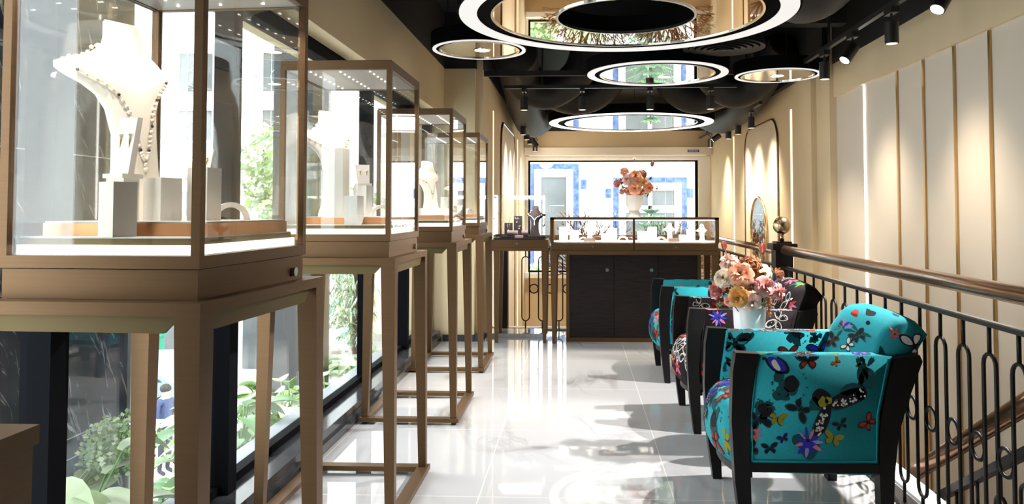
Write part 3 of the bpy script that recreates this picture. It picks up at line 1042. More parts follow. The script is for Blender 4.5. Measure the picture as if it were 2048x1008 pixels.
def earring_stand(loc, rz, h, label, lab2, m='display_white'):
    t = thing('earring_stand', loc, label, 'earring stand')
    L = V(loc)
    q = lambda p: tuple(V(p) + L)
    b = MB().box(L.x - .03, L.x + .03, L.y - .028, L.y + .028, L.z, L.z + .01)
    b.bevel(.002, 1)
    b.build('stand_base', m, t)
    bb = MB()
    bb.hexa([q((-.024, -.008, .01)), q((.024, -.008, .01)), q((.024, .008, .01)), q((-.024, .008, .01))], [q((-.028, .012, h)), q((.028, .012, h)), q((.028, .026, h)), q((-.028, .026, h))])
    bb.bevel(.003)
    bb.build('back_board', m, t)
    t.rotation_euler.z = rz
    # a pair of drop earrings hung from the board
    e = MB()
    M4 = Matrix.Translation(L) @ Matrix.Rotation(rz, 4, 'Z')
    for sx in (-.014, .014):
        z = h * .72
        yy = -.008 + .02 * .72 - .004
        top = M4 @ V((sx, yy, z))
        e.mi = 1; e.ball(top, .004, 8, 6)
        low = top - V((0, 0, h * .36))
        e.mi = 0; e.tube([top, low], .0016, 6); e.mi = 1; e.ball(low, .0035, 8, 6)
    o = e.build('drop_earrings', ['gold', 'pearl'], smooth=True)
    tag(o, lab2, 'earrings')
    return t
def bracelet_arch(loc, r, w, rz, label, m='display_white'):
    b = MB()
    secs = []
    n = 14
    for k in range(n + 1):
        a = pi * k / n
        c, s_ = cos(a), sin(a)
        secs.append([(c * r, -w, s_ * r), (c * r, w, s_ * r), (c * r * .72, w, s_ * r * .72), (c * r * .72, -w, s_ * r * .72)])
    b.loft(secs)
    o = b.build('bracelet_holder', m, smooth='auto')
    o.location = loc
    o.rotation_euler.z = rz
    return tag(o, label, 'bracelet holder')
def tray(x0, x1, y0, y1, z, label, h=.024, rz=0):
    t = thing('display_tray', ((x0 + x1) / 2, (y0 + y1) / 2, z), label, 'display tray')
    MB().box(x0, x1, y0, y1, z, z + h).build('tray_edge', 'copper_edge', t)
    MB().box(x0 + .003, x1 - .003, y0 + .003, y1 - .003, z + h, z + h + .004).build('tray_top', 'vitrine_floor', t)
    t.rotation_euler.z = rz
    return z + h + .004

# closest case
x, y = CASES[0]
T1 = tray(x - .195, x + .185, y - .170, y + .225, FLO, 'copper-edged white tray under the bust in the closest display case', .028, R(-3.0))
bl = (-1.095, 1.83, T1)
bust(bl, .49, R(-25), 'large cream necklace bust turned sideways in the closest display case')
necklace(bl, .49, R(-25), 'long necklace of cream beads on the bust in the closest display case', .30, .0050, n=80, pend=2)
block((-.984, 1.600, FLO), .053, .053, .117, 'white square block in front of the copper-edged tray in the closest case', rz=R(-27))
block((-.972, 1.755, T1), .058, .058, .100, 'white square block beside the bust foot in the closest case', rz=R(-22))
block((-.895, 1.80, T1), .054, .054, .126, 'white block behind the front post of the closest case', rz=R(-10), bev=.012)
bracelet_arch((-.885, 1.92, T1), .045, .018, R(30), 'white bracelet arch at the rear corner of the closest case')
block((-1.035, 1.700, T1), .050, .044, .097, 'white support block under the earring board in the closest case', rz=R(-15))
earring_stand((-1.035, 1.700, T1 + .097), R(-18), .14, 'white leaning earring board before the bust in the closest case', 'pair of long drop earrings on the board in the closest case')
block((-.985, 1.96, T1), .04, .04, .10, 'slim white block under the small earring board at the rear of the closest case')
earring_stand((-.985, 1.96, T1 + .10), R(0), .085, 'small earring board on the slim block at the rear of the closest case', 'short earrings on the small board at the rear of the closest case')
# second case
x, y = CASES[1]
T1 = tray(x - .175, x + .15, y - .135, y + .225, FLO, 'copper-edged white tray in the second display case', .026)
bl = (-1.06, 3.27, T1)
bust(bl, .455, R(-35), 'cream necklace bust on the tray in the second display case')
necklace(bl, .455, R(-35), 'bead necklace with a hanging cluster on the bust in the second case', .42, .0046, n=60, pend=5)
block((-1.0, 3.165, T1), .066, .066, .285, 'tall white column block in front of the bust in the second case', rz=R(-8))
block((-.90, 3.05, FLO), .058, .050, .115, 'short white block at the front glass of the second case', rz=R(-14))
block((-.905, 3.20, T1), .058, .058, .13, 'middle-height white block beside the bust in the second case', rz=R(-12))
earring_stand((-.905, 3.20, T1 + .13), R(30), .09, 'slanted earring board on the middle-height block in the second case', 'pair of drop earrings on the slanted board in the second case')
bracelet_arch((-.865, 3.33, T1), .05, .02, R(30), 'white bracelet arch behind the blocks in the second case')
# third case
x, y = CASES[2]
T1 = tray(x - .175, x + .15, y - .135, y + .225, FLO, 'copper-edged white tray in the third display case', .026)
bl = (-.93, 4.78, T1)
bust(bl, .33, R(-40), 'cream necklace bust in the third display case', sw=1.3)
necklace(bl, .33, R(-40), 'bead necklace on the bust in the third display case', .40, .004, n=30, pend=3, sw=1.3)
block((-1.09, 4.70, T1), .055, .055, .10, 'white block beside the bust foot in the third case')
block((-1.04, 4.82, T1), .06, .05, .22, 'tall white block behind the bust in the third case')
bracelet_arch((-.85, 4.68, T1), .04, .018, R(60), 'white bracelet arch in the third display case')
block((-.955, 4.535, FLO), .05, .05, .07, 'low white block at the front glass of the third case')
# fourth case
x, y = CASES[3]
T1 = tray(x - .175, x + .15, y - .135, y + .225, FLO, 'copper-edged white tray in the fourth display case', .026)
bl = (-.93, 6.03, T1)
bust(bl, .28, R(-40), 'small cream necklace bust in the fourth display case', sw=1.3)
necklace(bl, .28, R(-40), 'bead necklace on the small bust in the fourth case', .42, .004, n=30, sw=1.3)
block((-1.03, 5.90, T1), .055, .055, .13, 'white block in the middle of the fourth display case')
block((-.98, 5.755, FLO), .05, .05, .07, 'low white block at the front glass of the fourth case')
bracelet_arch((-.85, 5.92, T1), .04, .018, R(60), 'white bracelet arch in the fourth display case')

# brown cabinet that cuts the lower corner of the picture
t = thing('low_cabinet', (-.9, .55, 0), 'plain brown cabinet corner at the edge of the picture, before the first display case', 'cabinet')
MB().box(-1.15, -.71, .26, .98, 0, .895).bevel(.004).build('body', 'bronze', t)
MB().box(-1.15, -.705, .25, .985, .895, .92).bevel(.004).build('top', 'bronze', t)

# ------------------------------------------------------------------ small all-glass case by the end railing
t = thing('glass_case', (-.52, 7.2, 0), 'small all-glass case with black busts on a bronze stand beside the counter', 'display case')
X0, X1, Y0, Y1 = -.775, -.268, 6.94, 7.36
b = MB().box(X0, X1, Y0, Y1, .862, .935); b.bevel(.003, 1)
dr = b.build('base_box', 'bronze', t)
MB().cyl(((X0 + X1) / 2 - .03, Y0 - .004, .90), ((X0 + X1) / 2 - .03, Y0 + .002, .90), .012, n=16).build('lock', 'steel', dr)
MB().box(X0 + .01, X1 - .03, Y0 + .01, Y1 - .01, .935, .950).build('display_floor', 'velvet_black', t)
for nm, bx in (('glass_front', (X0 + .01, X1 - .045, Y0 + .012, Y0 + .018, .935, 1.335)), ('glass_back', (X0 + .01, X1 - .045, Y1 - .018, Y1 - .012, .935, 1.335)),
               ('glass_side', (X0 + .005, X0 + .011, Y0 + .012, Y1 - .012, .935, 1.335)), ('glass_side', (X1 - .05, X1 - .044, Y0 + .012, Y1 - .012, .935, 1.335)), ('glass_top', (X0 + .005, X1 - .044, Y0 + .012, Y1 - .012, 1.335, 1.342))):
    MB().box(*bx).build(nm, 'glass', t)
MB().box(X0 + .10, X1 - .06, Y0 + .018, Y0 + .045, 1.315, 1.333).build('light_bar', 'led_strip', t)
b = MB()
for bx in ((X0 - .01, X1 + .01, Y0 - .005, Y0 + .04), (X0 - .01, X1 + .01, Y1 - .04, Y1 + .005), (X0 - .01, X0 + .04, Y0 + .04, Y1 - .04), (X1 - .04, X1 + .01, Y0 + .04, Y1 - .04)):
    b.box(*bx, .832, .862)
b.build('top_rail', 'bronze', t)
for sx in (0, 1):
    for sy in (0, 1):
        ex = X1 - .06 if sx else X0 + .01
        ey = Y1 - .06 if sy else Y0 + .005
        w = .020
        MB().hexa([(ex + .014, ey + .012, 0), (ex + .042, ey + .012, 0), (ex + .042, ey + .040, 0), (ex + .014, ey + .040, 0)] if sy == 0 else [(ex + .014, ey + .012, .0305), (ex + .042, ey + .012, .0305), (ex + .042, ey + .040, .0305), (ex + .014, ey + .040, .0305)],
                  [(ex, ey, .832), (ex + .055, ey, .832), (ex + .055, ey + .05, .832), (ex, ey + .05, .832)]).build('leg', 'bronze', t)
area('small_case_lamp', (-.52, 7.02, 1.31), .38, .05, 3, (1, .93, .84))
zf = .950
block((-.50, 7.12, zf), .42, .25, .014, 'black velvet board on the floor of the small glass case', 'velvet_black', name='velvet_board', cat='display board')
zf += .014
bl = (-.395, 7.12, zf)
bust(bl, .27, R(-100), 'black velvet bust with a white collar in the small glass case', 'velvet_black', 1.15)
necklace(bl, .27, R(-100), 'silver necklace with a drop on the black bust in the small case', .55, .006, 'silver', 'silver', 34, 1.15, pend=4)
block((-.645, 7.15, zf), .075, .03, .12, 'shorter black velvet board with a pendant in the small glass case', 'velvet_black', name='pendant_board', cat='pendant board')
block((-.56, 7.20, zf), .078, .03, .185, 'taller black velvet board with two pendants in the small glass case', 'velvet_black', name='pendant_board', cat='pendant board')
def pendant(x, y, z, l, label):
    b = MB()
    b.tube([(x - .012, y, z + l), (x - .002, y - .001, z + .008), (x + .002, y - .001, z + .008), (x + .012, y, z + l)], .0012, 5)
    b.ball((x, y - .002, z), .008, 8, 6)
    tag(b.build('pendant', 'silver', smooth=True), label, 'pendant')
pendant(-.645, 7.133, zf + .05, .06, 'silver pendant on the shorter black board in the small glass case')
pendant(-.57, 7.183, zf + .125, .05, 'silver pendant high on the taller black board')
pendant(-.548, 7.183, zf + .065, .03, 'silver pendant low on the taller black board')
for px, pw, lb in ((-.60, .10, 'black velvet bracelet roll at the window side of the small glass case'), (-.485, .06, 'grey-topped velvet roll beside the bust foot in the small case')):
    o = MB().cyl((px - pw / 2, 7.06, zf + .026), (px + pw / 2, 7.06, zf + .026), .026, n=20).build('bracelet_roll', 'velvet_grey', smooth='auto')
    tag(o, lb, 'bracelet roll')
block((-.535, 7.0, .950), .075, .03, .022, 'pale pink name tag at the front of the small glass case', 'tag_pink', name='name_tag', cat='tag')
o = MB().tube([(-.55 + .11 * cos(pi * k / 16), 7.28, .964 + .30 * sin(pi * k / 16)) for k in range(17)], .0016, 5).build('wire_arch', 'gold', smooth=True)
tag(o, 'thin gold wire arch behind the black busts in the small glass case', 'display arch')

# ------------------------------------------------------------------ glass-topped counter
t = thing('display_counter', (.51, 7.2, 0), 'wide glass-topped jewellery counter with a dark wooden cabinet below', 'counter')
X0, X1, Y0, Y1 = -.248, 1.268, 6.93, 7.44
b = MB().box(X0 + .008, X1 - .008, Y0 + .006, Y1 - .006, .838, .905)
b.build('case_base', 'bronze', t)
for i, (a, c) in enumerate(((X0 + .02, .503), (.513, X1 - .02))):
    d = MB().box(a, c, Y0 - .006, Y0 + .01, .842, .902); d.bevel(.003, 1)
    d = d.build('drawer', 'bronze', t)
    MB().cyl(((a + c) / 2, Y0 - .012, .872), ((a + c) / 2, Y0 - .005, .872), .011, n=16).build('lock', 'steel', d)
f = MB()
q = .034
for px in (X0, X1 - q):
    for py in (Y0, Y1 - q):
        f.box(px, px + q, py, py + q, .905, 1.137)
f.box(.498, .518, Y0, Y0 + .02, .905, 1.12)
for bx in ((X0, X1, Y0, Y0 + .022), (X0, X1, Y1 - .022, Y1), (X0, X0 + .022, Y0 + .022, Y1 - .022), (X1 - .022, X1, Y0 + .022, Y1 - .022)):
    f.box(*bx, 1.115, 1.137)
f.build('frame', 'bronze', t)
MB().box(X0 + .02, X1 - .02, Y0 + .02, Y1 - .02, .905, .915).build('lit_floor', 'vitrine_floor', t)
MB().box(X0 + .04, X1 - .04, Y0 + .024, Y0 + .045, 1.108, 1.115).build('light_strip', 'led_strip', t)
for nm, bx in (('glass_front', (X0 + q, X1 - q, Y0 + .008, Y0 + .012, .905, 1.115)), ('glass_back', (X0 + q, X1 - q, Y1 - .012, Y1 - .008, .905, 1.115)), ('glass_top', (X0 + .022, X1 - .022, Y0 + .022, Y1 - .022, 1.129, 1.135)),
               ('glass_side', (X0 + .008, X0 + .012, Y0 + q, Y1 - q, .905, 1.115)), ('glass_side', (X1 - .012, X1 - .008, Y0 + q, Y1 - q, .905, 1.115))):
    MB().box(*bx).build(nm, 'glass', t)
b = MB()
b.box(X0 - .006, X1 + .006, Y0 - .006, Y1 + .006, .800, .838)
b.bevel(.003, 1); b.build('stand_rail', 'bronze', t)
for sx in (0, 1):
    for sy in (0, 1):
        ex, ey = (X1 - .062 if sx else X0 + .0), (Y1 - .055 if sy else Y0)
        dx = .014 if sx else .018
        MB().hexa([(ex + dx, ey + .012, 0), (ex + dx + .03, ey + .012, 0), (ex + dx + .03, ey + .04, 0), (ex + dx, ey + .04, 0)], [(ex, ey, .8), (ex + .062, ey, .8), (ex + .062, ey + .055, .8), (ex, ey + .055, .8)]).build('leg', 'bronze', t)
cb = MB().box(-.075, 1.10, 7.07, 7.40, .04, .80).build('cabinet_body', 'cabinet_wood', t)
MB().box(-.085, 1.11, 7.055, 7.41, 0, .04).build('kick_board', 'bronze', t)
for sx in (-.105, 1.095):
    MB().box(sx, sx + .03, 7.05, 7.41, .0, .80).build('side_post', 'bronze', t)
for a, c, kx in ((-.072, .330, .27), (.334, .735, .675), (.739, 1.092, .78)):
    d = MB().box(a, c, 7.052, 7.069, .045, .795).bevel(.0015, 1).build('door', 'cabinet_wood', t)
    if kx < .7:
        MB().cyl((kx, 7.043, .655), (kx, 7.0525, .655), .016, n=18).build('lock', 'steel', d)
for k in range(7):
    spot('counter_led_beam', (-.12 + .21 * k, 6.985, 1.105), (-.12 + .21 * k, 7.15, .9), 5.5, 150, .6, (1, .95, .89), .008)
zc = .915
# displays inside the counter
random.seed(4)
items = [(-.13, 7.12, 'block', .13), (-.03, 7.22, 'block', .10), (.05, 7.12, 'arch', .04), (.115, 7.2, 'bust', .16), (.26, 7.12, 'block', .07), (.33, 7.25, 'block', .12), (.42, 7.13, 'arch', .05),
         (.60, 7.14, 'block', .09), (.70, 7.24, 'block', .13), (.77, 7.12, 'arch', .045), (.86, 7.2, 'bust', .16), (.97, 7.12, 'block', .06), (1.06, 7.24, 'block', .11), (1.15, 7.14, 'bust', .15)]
ord_ = ('first', 'second', 'third', 'fourth', 'fifth', 'sixth', 'seventh', 'eighth', 'ninth', 'tenth', 'eleventh', 'twelfth', 'thirteenth', 'last')
for i, (px, py, k, s_) in enumerate(items):
    half = 'window-side half' if i < 7 else 'stair-side half'
    o2 = ord_[i] if i < 7 else ord_[i - 7]
    if k == 'block': block((px, py, zc), .07, .07, s_, '%s white display in the %s of the glass counter, a square block' % (o2, half), rz=random.uniform(-.3, .3))
    elif k == 'arch': bracelet_arch((px, py, zc), s_, .025, random.uniform(-.4, .4), '%s white display in the %s of the glass counter, a bracelet arch' % (o2, half))
    else: bust((px, py, zc), s_, R(-90), '%s white display in the %s of the glass counter, a small bust' % (o2, half), sw=1.2)
for px, lb in ((.11, 'window-side'), (.87, 'stair-side')):
    block((px, 6.985, zc), .105, .02, .034, 'pale pink name tag in the %s half of the glass counter' % lb, 'tag_pink', name='name_tag', cat='tag')

# ------------------------------------------------------------------ coral sculptures standing in the stair opening
def coral(loc, h, w, seed, label):
    rnd = random.Random(seed)
    b = MB()
    def grow(p, d, l, r, depth):
        q_ = p + d * l
        m = p.lerp(q_, .5) + V((rnd.uniform(-1, 1), rnd.uniform(-.4, .4), rnd.uniform(-1, 1))) * l * .08
        b.tube([p, m, q_], [r, r * .9, r * .78], 6)
        if depth == 0:
            return
        for k in range(2 if rnd.random() < .75 else 3):
            ang = rnd.uniform(.15, .48) * (1 if k == 0 else -1 if k == 1 else .2)
            nd = V((d.x * cos(ang) + d.z * sin(ang), (d.y + rnd.uniform(-.2, .2)) * .7, d.z * cos(ang) - d.x * sin(ang))).normalized()
            nd.z = max(nd.z, -.15)
            grow(q_, nd, l * rnd.uniform(.66, .88), r * .76, depth - 1)
    L = V(loc)
    for k in range(3):                                  # three tall slender limbs
        a = (-.30 + .30 * k) * w + rnd.uniform(-.05, .05)
        grow(L + V((a * .1, 0, 0)), V((sin(a), rnd.uniform(-.1, .1), cos(a))).normalized(), h * .31, .015, 4)
    for k in range(10):                                 # dense lower fan
        a = -1.15 + 2.3 * k / 9 + rnd.uniform(-.06, .06)
        grow(L + V((a * .04, 0, 0)), V((sin(a), rnd.uniform(-.15, .15), cos(a) * .8)).normalized(), .235, .020, 4)
    b.tube([L - V((0, 0, .3)), L - V((0, 0, .1)), L + V((0, 0, .02))], [.07, .05, .045], 8)
    t = thing('coral_sculpture', L - V((0, 0, .3)), label, 'sculpture')
    b.build('branches', 'coral', t, smooth=True)
    MB().box(L.x - .22, L.x + .22, L.y - .18, L.y + .18, -3.2, L.z - .29).bevel(.01).build('pedestal', 'white_paint', t)
coral((.22, 12.1, .12), 1.06, 1.0, 5, 'bronze coral tree before the end window, showing above the window half of the counter')
coral((1.42, 12.1, .12), .90, 1.0, 12, 'bronze coral tree before the end window, showing above the stair half of the counter')
# ------------------------------------------------------------------ printed fabric
FN = list(FABCOL)
def slots(base):
    return ['fabric_' + base] + ['fabric_' + n for n in FN]
FI = {n: i + 1 for i, n in enumerate(FN)}

def project(bm, poly, mi, frame, lift, tree):
    """lay a 2-D star-shaped outline on the surface below it"""
    c, ux, uy, nrm = frame
    P = []
    n = len(poly)
    for i in range(n):                       # smooth the outline
        a, b_, d, e = (V((*poly[(i + k) % n], 0)) for k in (-1, 0, 1, 2))
        for s_ in (0, 1 / 3, 2 / 3):
            P.append(.5 * (2 * b_ + (d - a) * s_ + (2 * a - 5 * b_ + 4 * d - e) * s_ * s_ + (3 * b_ - a - 3 * d + e) * s_ ** 3))
    n = len(P)
    cen = sum(P, V((0, 0, 0))) / n
    def hit(p):
        w = c + ux * p.x + uy * p.y + nrm * .25
        loc, nn, fi, dist = tree.ray_cast(w, -nrm, .5)
        if loc is None: return None
        if nn.dot(nrm) < 0: nn = -nn
        if nn.dot(nrm) < .25: return None
        return loc + nn * lift
    rings = []
    for f in (.5, 1.0):
        rings.append([hit(cen + (p - cen) * f) for p in P])
    h0 = hit(cen)
    vs = [[bm.verts.new(h) if h else None for h in r] for r in rings]
    v0 = bm.verts.new(h0) if h0 else None
    nf = []
    for i in range(n):
        j = (i + 1) % n
        if v0 and vs[0][i] and vs[0][j]:
            nf.append(bm.faces.new((v0, vs[0][i], vs[0][j])))
        if vs[0][i] and vs[0][j] and vs[1][i] and vs[1][j]:
            nf.append(bm.faces.new((vs[0][i], vs[1][i], vs[1][j], vs[0][j])))
    for f in nf:
        f.material_index = mi
        f.smooth = True
        f.normal_update()
        if f.normal.dot(nrm) < 0: f.normal_flip()

UW = [(.02, .03), (.16, .34), (.5, .60), (.88, .62), (1.0, .46), (.84, .16), (.5, -.02), (.15, -.06)]
LW = [(.02, -.02), (.4, -.05), (.62, -.20), (.66, -.42), (.48, -.66), (.24, -.52), (.08, -.28)]
def shrink(p, k, about=None):
    cx = sum(q[0] for q in p) / len(p); cy = sum(q[1] for q in p) / len(p)
    return [(cx + (a - cx) * k, cy + (b - cy) * k) for a, b in p]
def mirror2(p): return [(-a, b) for a, b in p]
def blob(cx, cy, r, n=8, j=.25, rnd=random):
    return [(cx + r * (1 + rnd.uniform(-j, j)) * cos(2 * pi * k / n), cy + r * (1 + rnd.uniform(-j, j)) * sin(2 * pi * k / n)) for k in range(n)]
def butterfly(outer, inner, band=None, spots=None, body='ink', shade=True, wing=(1, 1), rnd=random):
    L = []
    if shade:
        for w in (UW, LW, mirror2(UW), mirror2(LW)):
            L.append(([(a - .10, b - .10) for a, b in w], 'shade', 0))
    for side, mir in enumerate((False, True)):
        if not wing[side]: continue
        for w in (LW, UW):
            p = mirror2(w) if mir else w
            L.append((p, outer, 1))
            if inner: L.append((shrink(p, .74), inner, 2))
        if band:
            p = [(.30, .22), (.42, .42), (.60, .52), (.66, .44), (.55, .26), (.42, .10)]
            L.append((mirror2(p) if mir else p, band, 3))
        if spots:
            for k in range(16):
                a, b = rnd.uniform(.14, .90), rnd.uniform(-.5, .52)
                if b > .1 + a * .55 or (b < -.02 and a > .56) or (a > .6 and b < a * .3 - .1) or b < -.5: continue
                q_ = blob(-a if mir else a, b, rnd.uniform(.022, .045), 6, .2, rnd)
                L.append((q_, spots, 3))
    L.append(([(-.035, -.32), (-.05, .0), (-.03, .16), (.03, .16), (.05, 0), (.035, -.32)], body, 4))
    return L
def long_wing(ang, k=1.0):
    c, s_ = cos(ang), sin(ang)
    return [(k * (a * c - b * s_), k * (a * s_ + b * c)) for a, b in ((-.02, .06), (.25, .20), (.62, .26), (.93, .20), (1.0, .08), (.88, -.06), (.5, -.13), (.15, -.12))]
def spotted_moth(rnd):
    L = []
    for ang, k in ((.16, 1.0), (R(236), .82)):
        w = long_wing(ang, k)
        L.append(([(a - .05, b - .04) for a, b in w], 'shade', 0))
        L.append((w, 'ink', 1))
        for q in range(40):
            u, v = rnd.uniform(.12, .92), rnd.uniform(-.09, .2)
            if v > .05 + u * .2 or (u > .7 and v < .0) or (u < .25 and v > .1): continue
            L.append((blob(k * (u * cos(ang) - v * sin(ang)), k * (u * sin(ang) + v * cos(ang)), rnd.uniform(.018, .036), 6, .25, rnd), 'white', 3))
    L.append((blob(-.18, .22, .20, 8, .4, rnd), 'ink', 0))
    L.append((blob(-.32, .06, .18, 8, .4, rnd), 'shade', 0))
    L.append((blob(-.12, .10, .12, 8, .35, rnd), 'olive', 4))
    L.append((blob(.02, .14, .09, 8, .35, rnd), 'olive', 4))
    return L
def ghost(rnd):
    """a dark half-seen cluster of flowers"""
    L = []
    for k in range(9):
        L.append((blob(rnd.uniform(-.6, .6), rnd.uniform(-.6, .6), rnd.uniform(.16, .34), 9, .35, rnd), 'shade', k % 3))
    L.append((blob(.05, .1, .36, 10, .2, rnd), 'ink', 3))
    for k in range(12):
        a = rnd.uniform(0, 2 * pi)
        L.append((blob(.85 * cos(a), .85 * sin(a), .05, 6, .3, rnd), 'shade', 1))
    return L
def orchid(rnd):
    L = [(blob(-.1, -.1, .8, 12, .4, rnd), 'shade', 0)]
    for k in range(11):
        a = 2 * pi * k / 11
        w, l = rnd.uniform(.14, .26), rnd.uniform(.75, 1.1)
        L.append(([(.1 * cos(a), .1 * sin(a)), (.6 * l * cos(a - w), .6 * l * sin(a - w)), (l * cos(a), l * sin(a)), (.6 * l * cos(a + w), .6 * l * sin(a + w))], ('lilac', 'blue', 'pink', 'blue')[k % 4], 1 + k % 3))
    L.append((blob(0, -.1, .34, 9, .45, rnd), 'blue', 4))
    L.append((blob(0, .12, .12, 7, .4, rnd), 'ink', 5))
    return L
def redbloom(rnd, c='orange', c2='pink'):
    L = []
    for k in range(7):
        a = 2 * pi * k / 7 + .2
        L.append(([(0, 0), (.5 * cos(a - .35), .5 * sin(a - .35)), (cos(a), sin(a)), (.5 * cos(a + .35), .5 * sin(a + .35))], c if k % 2 else c2, 1 + k % 2))
    L.append((blob(0, 0, .2, 7, .3, rnd), 'red', 4))
    return L
def dragonfly(rnd):
    L = [([(-.05, -.9), (-.08, .3), (0, .5), (.08, .3), (.05, -.9)], 'ink', 2)]
    for s_ in (-1, 1):
        L.append(([(0, .2), (s_ * .5, .45), (s_ * .9, .4), (s_ * .5, .2)], 'shade', 1))
        L.append(([(0, .1), (s_ * .5, .05), (s_ * .8, -.15), (s_ * .4, -.1)], 'shade', 1))
    return L
def leafy(rnd):
    L = []
    for k in range(8):
        a = rnd.uniform(0, 2 * pi); l = rnd.uniform(.6, 1)
        d = V((cos(a), sin(a))); n_ = V((-d.y, d.x)) * .14
        c = V((rnd.uniform(-.3, .3), rnd.uniform(-.3, .3)))
        L.append(([tuple(c), tuple(c + d * l * .5 + n_), tuple(c + d * l), tuple(c + d * l * .5 - n_)], ('shade', 'ink', 'shade', 'green')[k % 4], k % 3))
    return L

def stamp(bm, motif, frame, size, rot, tree):
    c, ux, uy, nrm = frame
    ca, sa = cos(rot) * size, sin(rot) * size
    for poly, col, lv in motif:
        p = [(a * ca - b * sa, a * sa + b * ca) for a, b in poly]
        project(bm, p, FI[col], frame, .0006 + .00025 * lv, tree)

def random_motif(rnd, night=False):
    k = rnd.random()
    if night:
        if k < .3: return butterfly('white', 'ink', None, 'white', shade=False, rnd=rnd), rnd.uniform(.05, .09)
        if k < .5: return butterfly('ink', 'red', 'orange', shade=False, rnd=rnd), rnd.uniform(.045, .07)
        if k < .62: return [(blob(0, 0, .7, 12, .3, rnd), 'white', 1), (blob(.1, .1, .4, 9, .4, rnd), 'ink', 2)], rnd.uniform(.04, .07)
        if k < .75: return leafy(rnd) + [(blob(.2, 0, .4, 8, .5, rnd), 'green', 3), (blob(-.2, .2, .2, 8, .5, rnd), 'olive', 4)], rnd.uniform(.05, .07)
        if k < .88: return redbloom(rnd, 'red', 'pink'), rnd.uniform(.03, .06)
        return orchid(rnd)[1:], rnd.uniform(.04, .06)
    if k < .06: return butterfly('ink', 'blue', None, rnd=rnd), rnd.uniform(.06, .10)
    if k < .14: return butterfly('ink', 'red', None, rnd=rnd), rnd.uniform(.040, .055)
    if k < .30: return butterfly('ink', None, None, 'white', rnd=rnd), rnd.uniform(.06, .10)
    if k < .36: return butterfly('olive', 'olive', None, rnd=rnd), rnd.uniform(.03, .045)
    if k < .52: return butterfly('shade', 'ink', None, shade=False, rnd=rnd), rnd.uniform(.05, .09)
    if k < .70: return ghost(rnd), rnd.uniform(.05, .09)
    if k < .82: return leafy(rnd), rnd.uniform(.06, .09)
    if k < .87: return redbloom(rnd), rnd.uniform(.025, .04)
    if k < .95: return dragonfly(rnd), rnd.uniform(.05, .07)
    return orchid(rnd), rnd.uniform(.035, .05)

def scatter(bm, rnd, c, ux, uy, nrm, w, h, n, night=False, busy=1.0, tree=None):
    tree = tree or BVHTree.FromBMesh(bm)
    pts = []
    tries = 0
    while len(pts) < n and tries < 400:
        tries += 1
        a, b_ = rnd.uniform(-w / 2, w / 2), rnd.uniform(-h / 2, h / 2)
        if all((a - p) ** 2 + (b_ - q) ** 2 > (.085 / busy) ** 2 for p, q in pts):
            pts.append((a, b_))
    for a, b_ in pts:
        m, s_ = random_motif(rnd, night)
        stamp(bm, m, (V(c) + ux * a + uy * b_, ux, uy, nrm), s_, rnd.uniform(0, 6.28), tree)

X_, Y_, Z_ = V((1, 0, 0)), V((0, 1, 0)), V((0, 0, 1))
def prism_y(b, prof, y0, y1, ny=1, crown=None):
    """profile in x,z swept along y, with optional crown(y fraction, point) -> point"""
    secs = []
    for k in range(ny + 1):
        f = k / ny
        yy = y0 + (y1 - y0) * f
        secs.append([(crown(f, p)[0], yy, crown(f, p)[1]) if crown else (p[0], yy, p[1]) for p in prof])
    b.loft(secs)

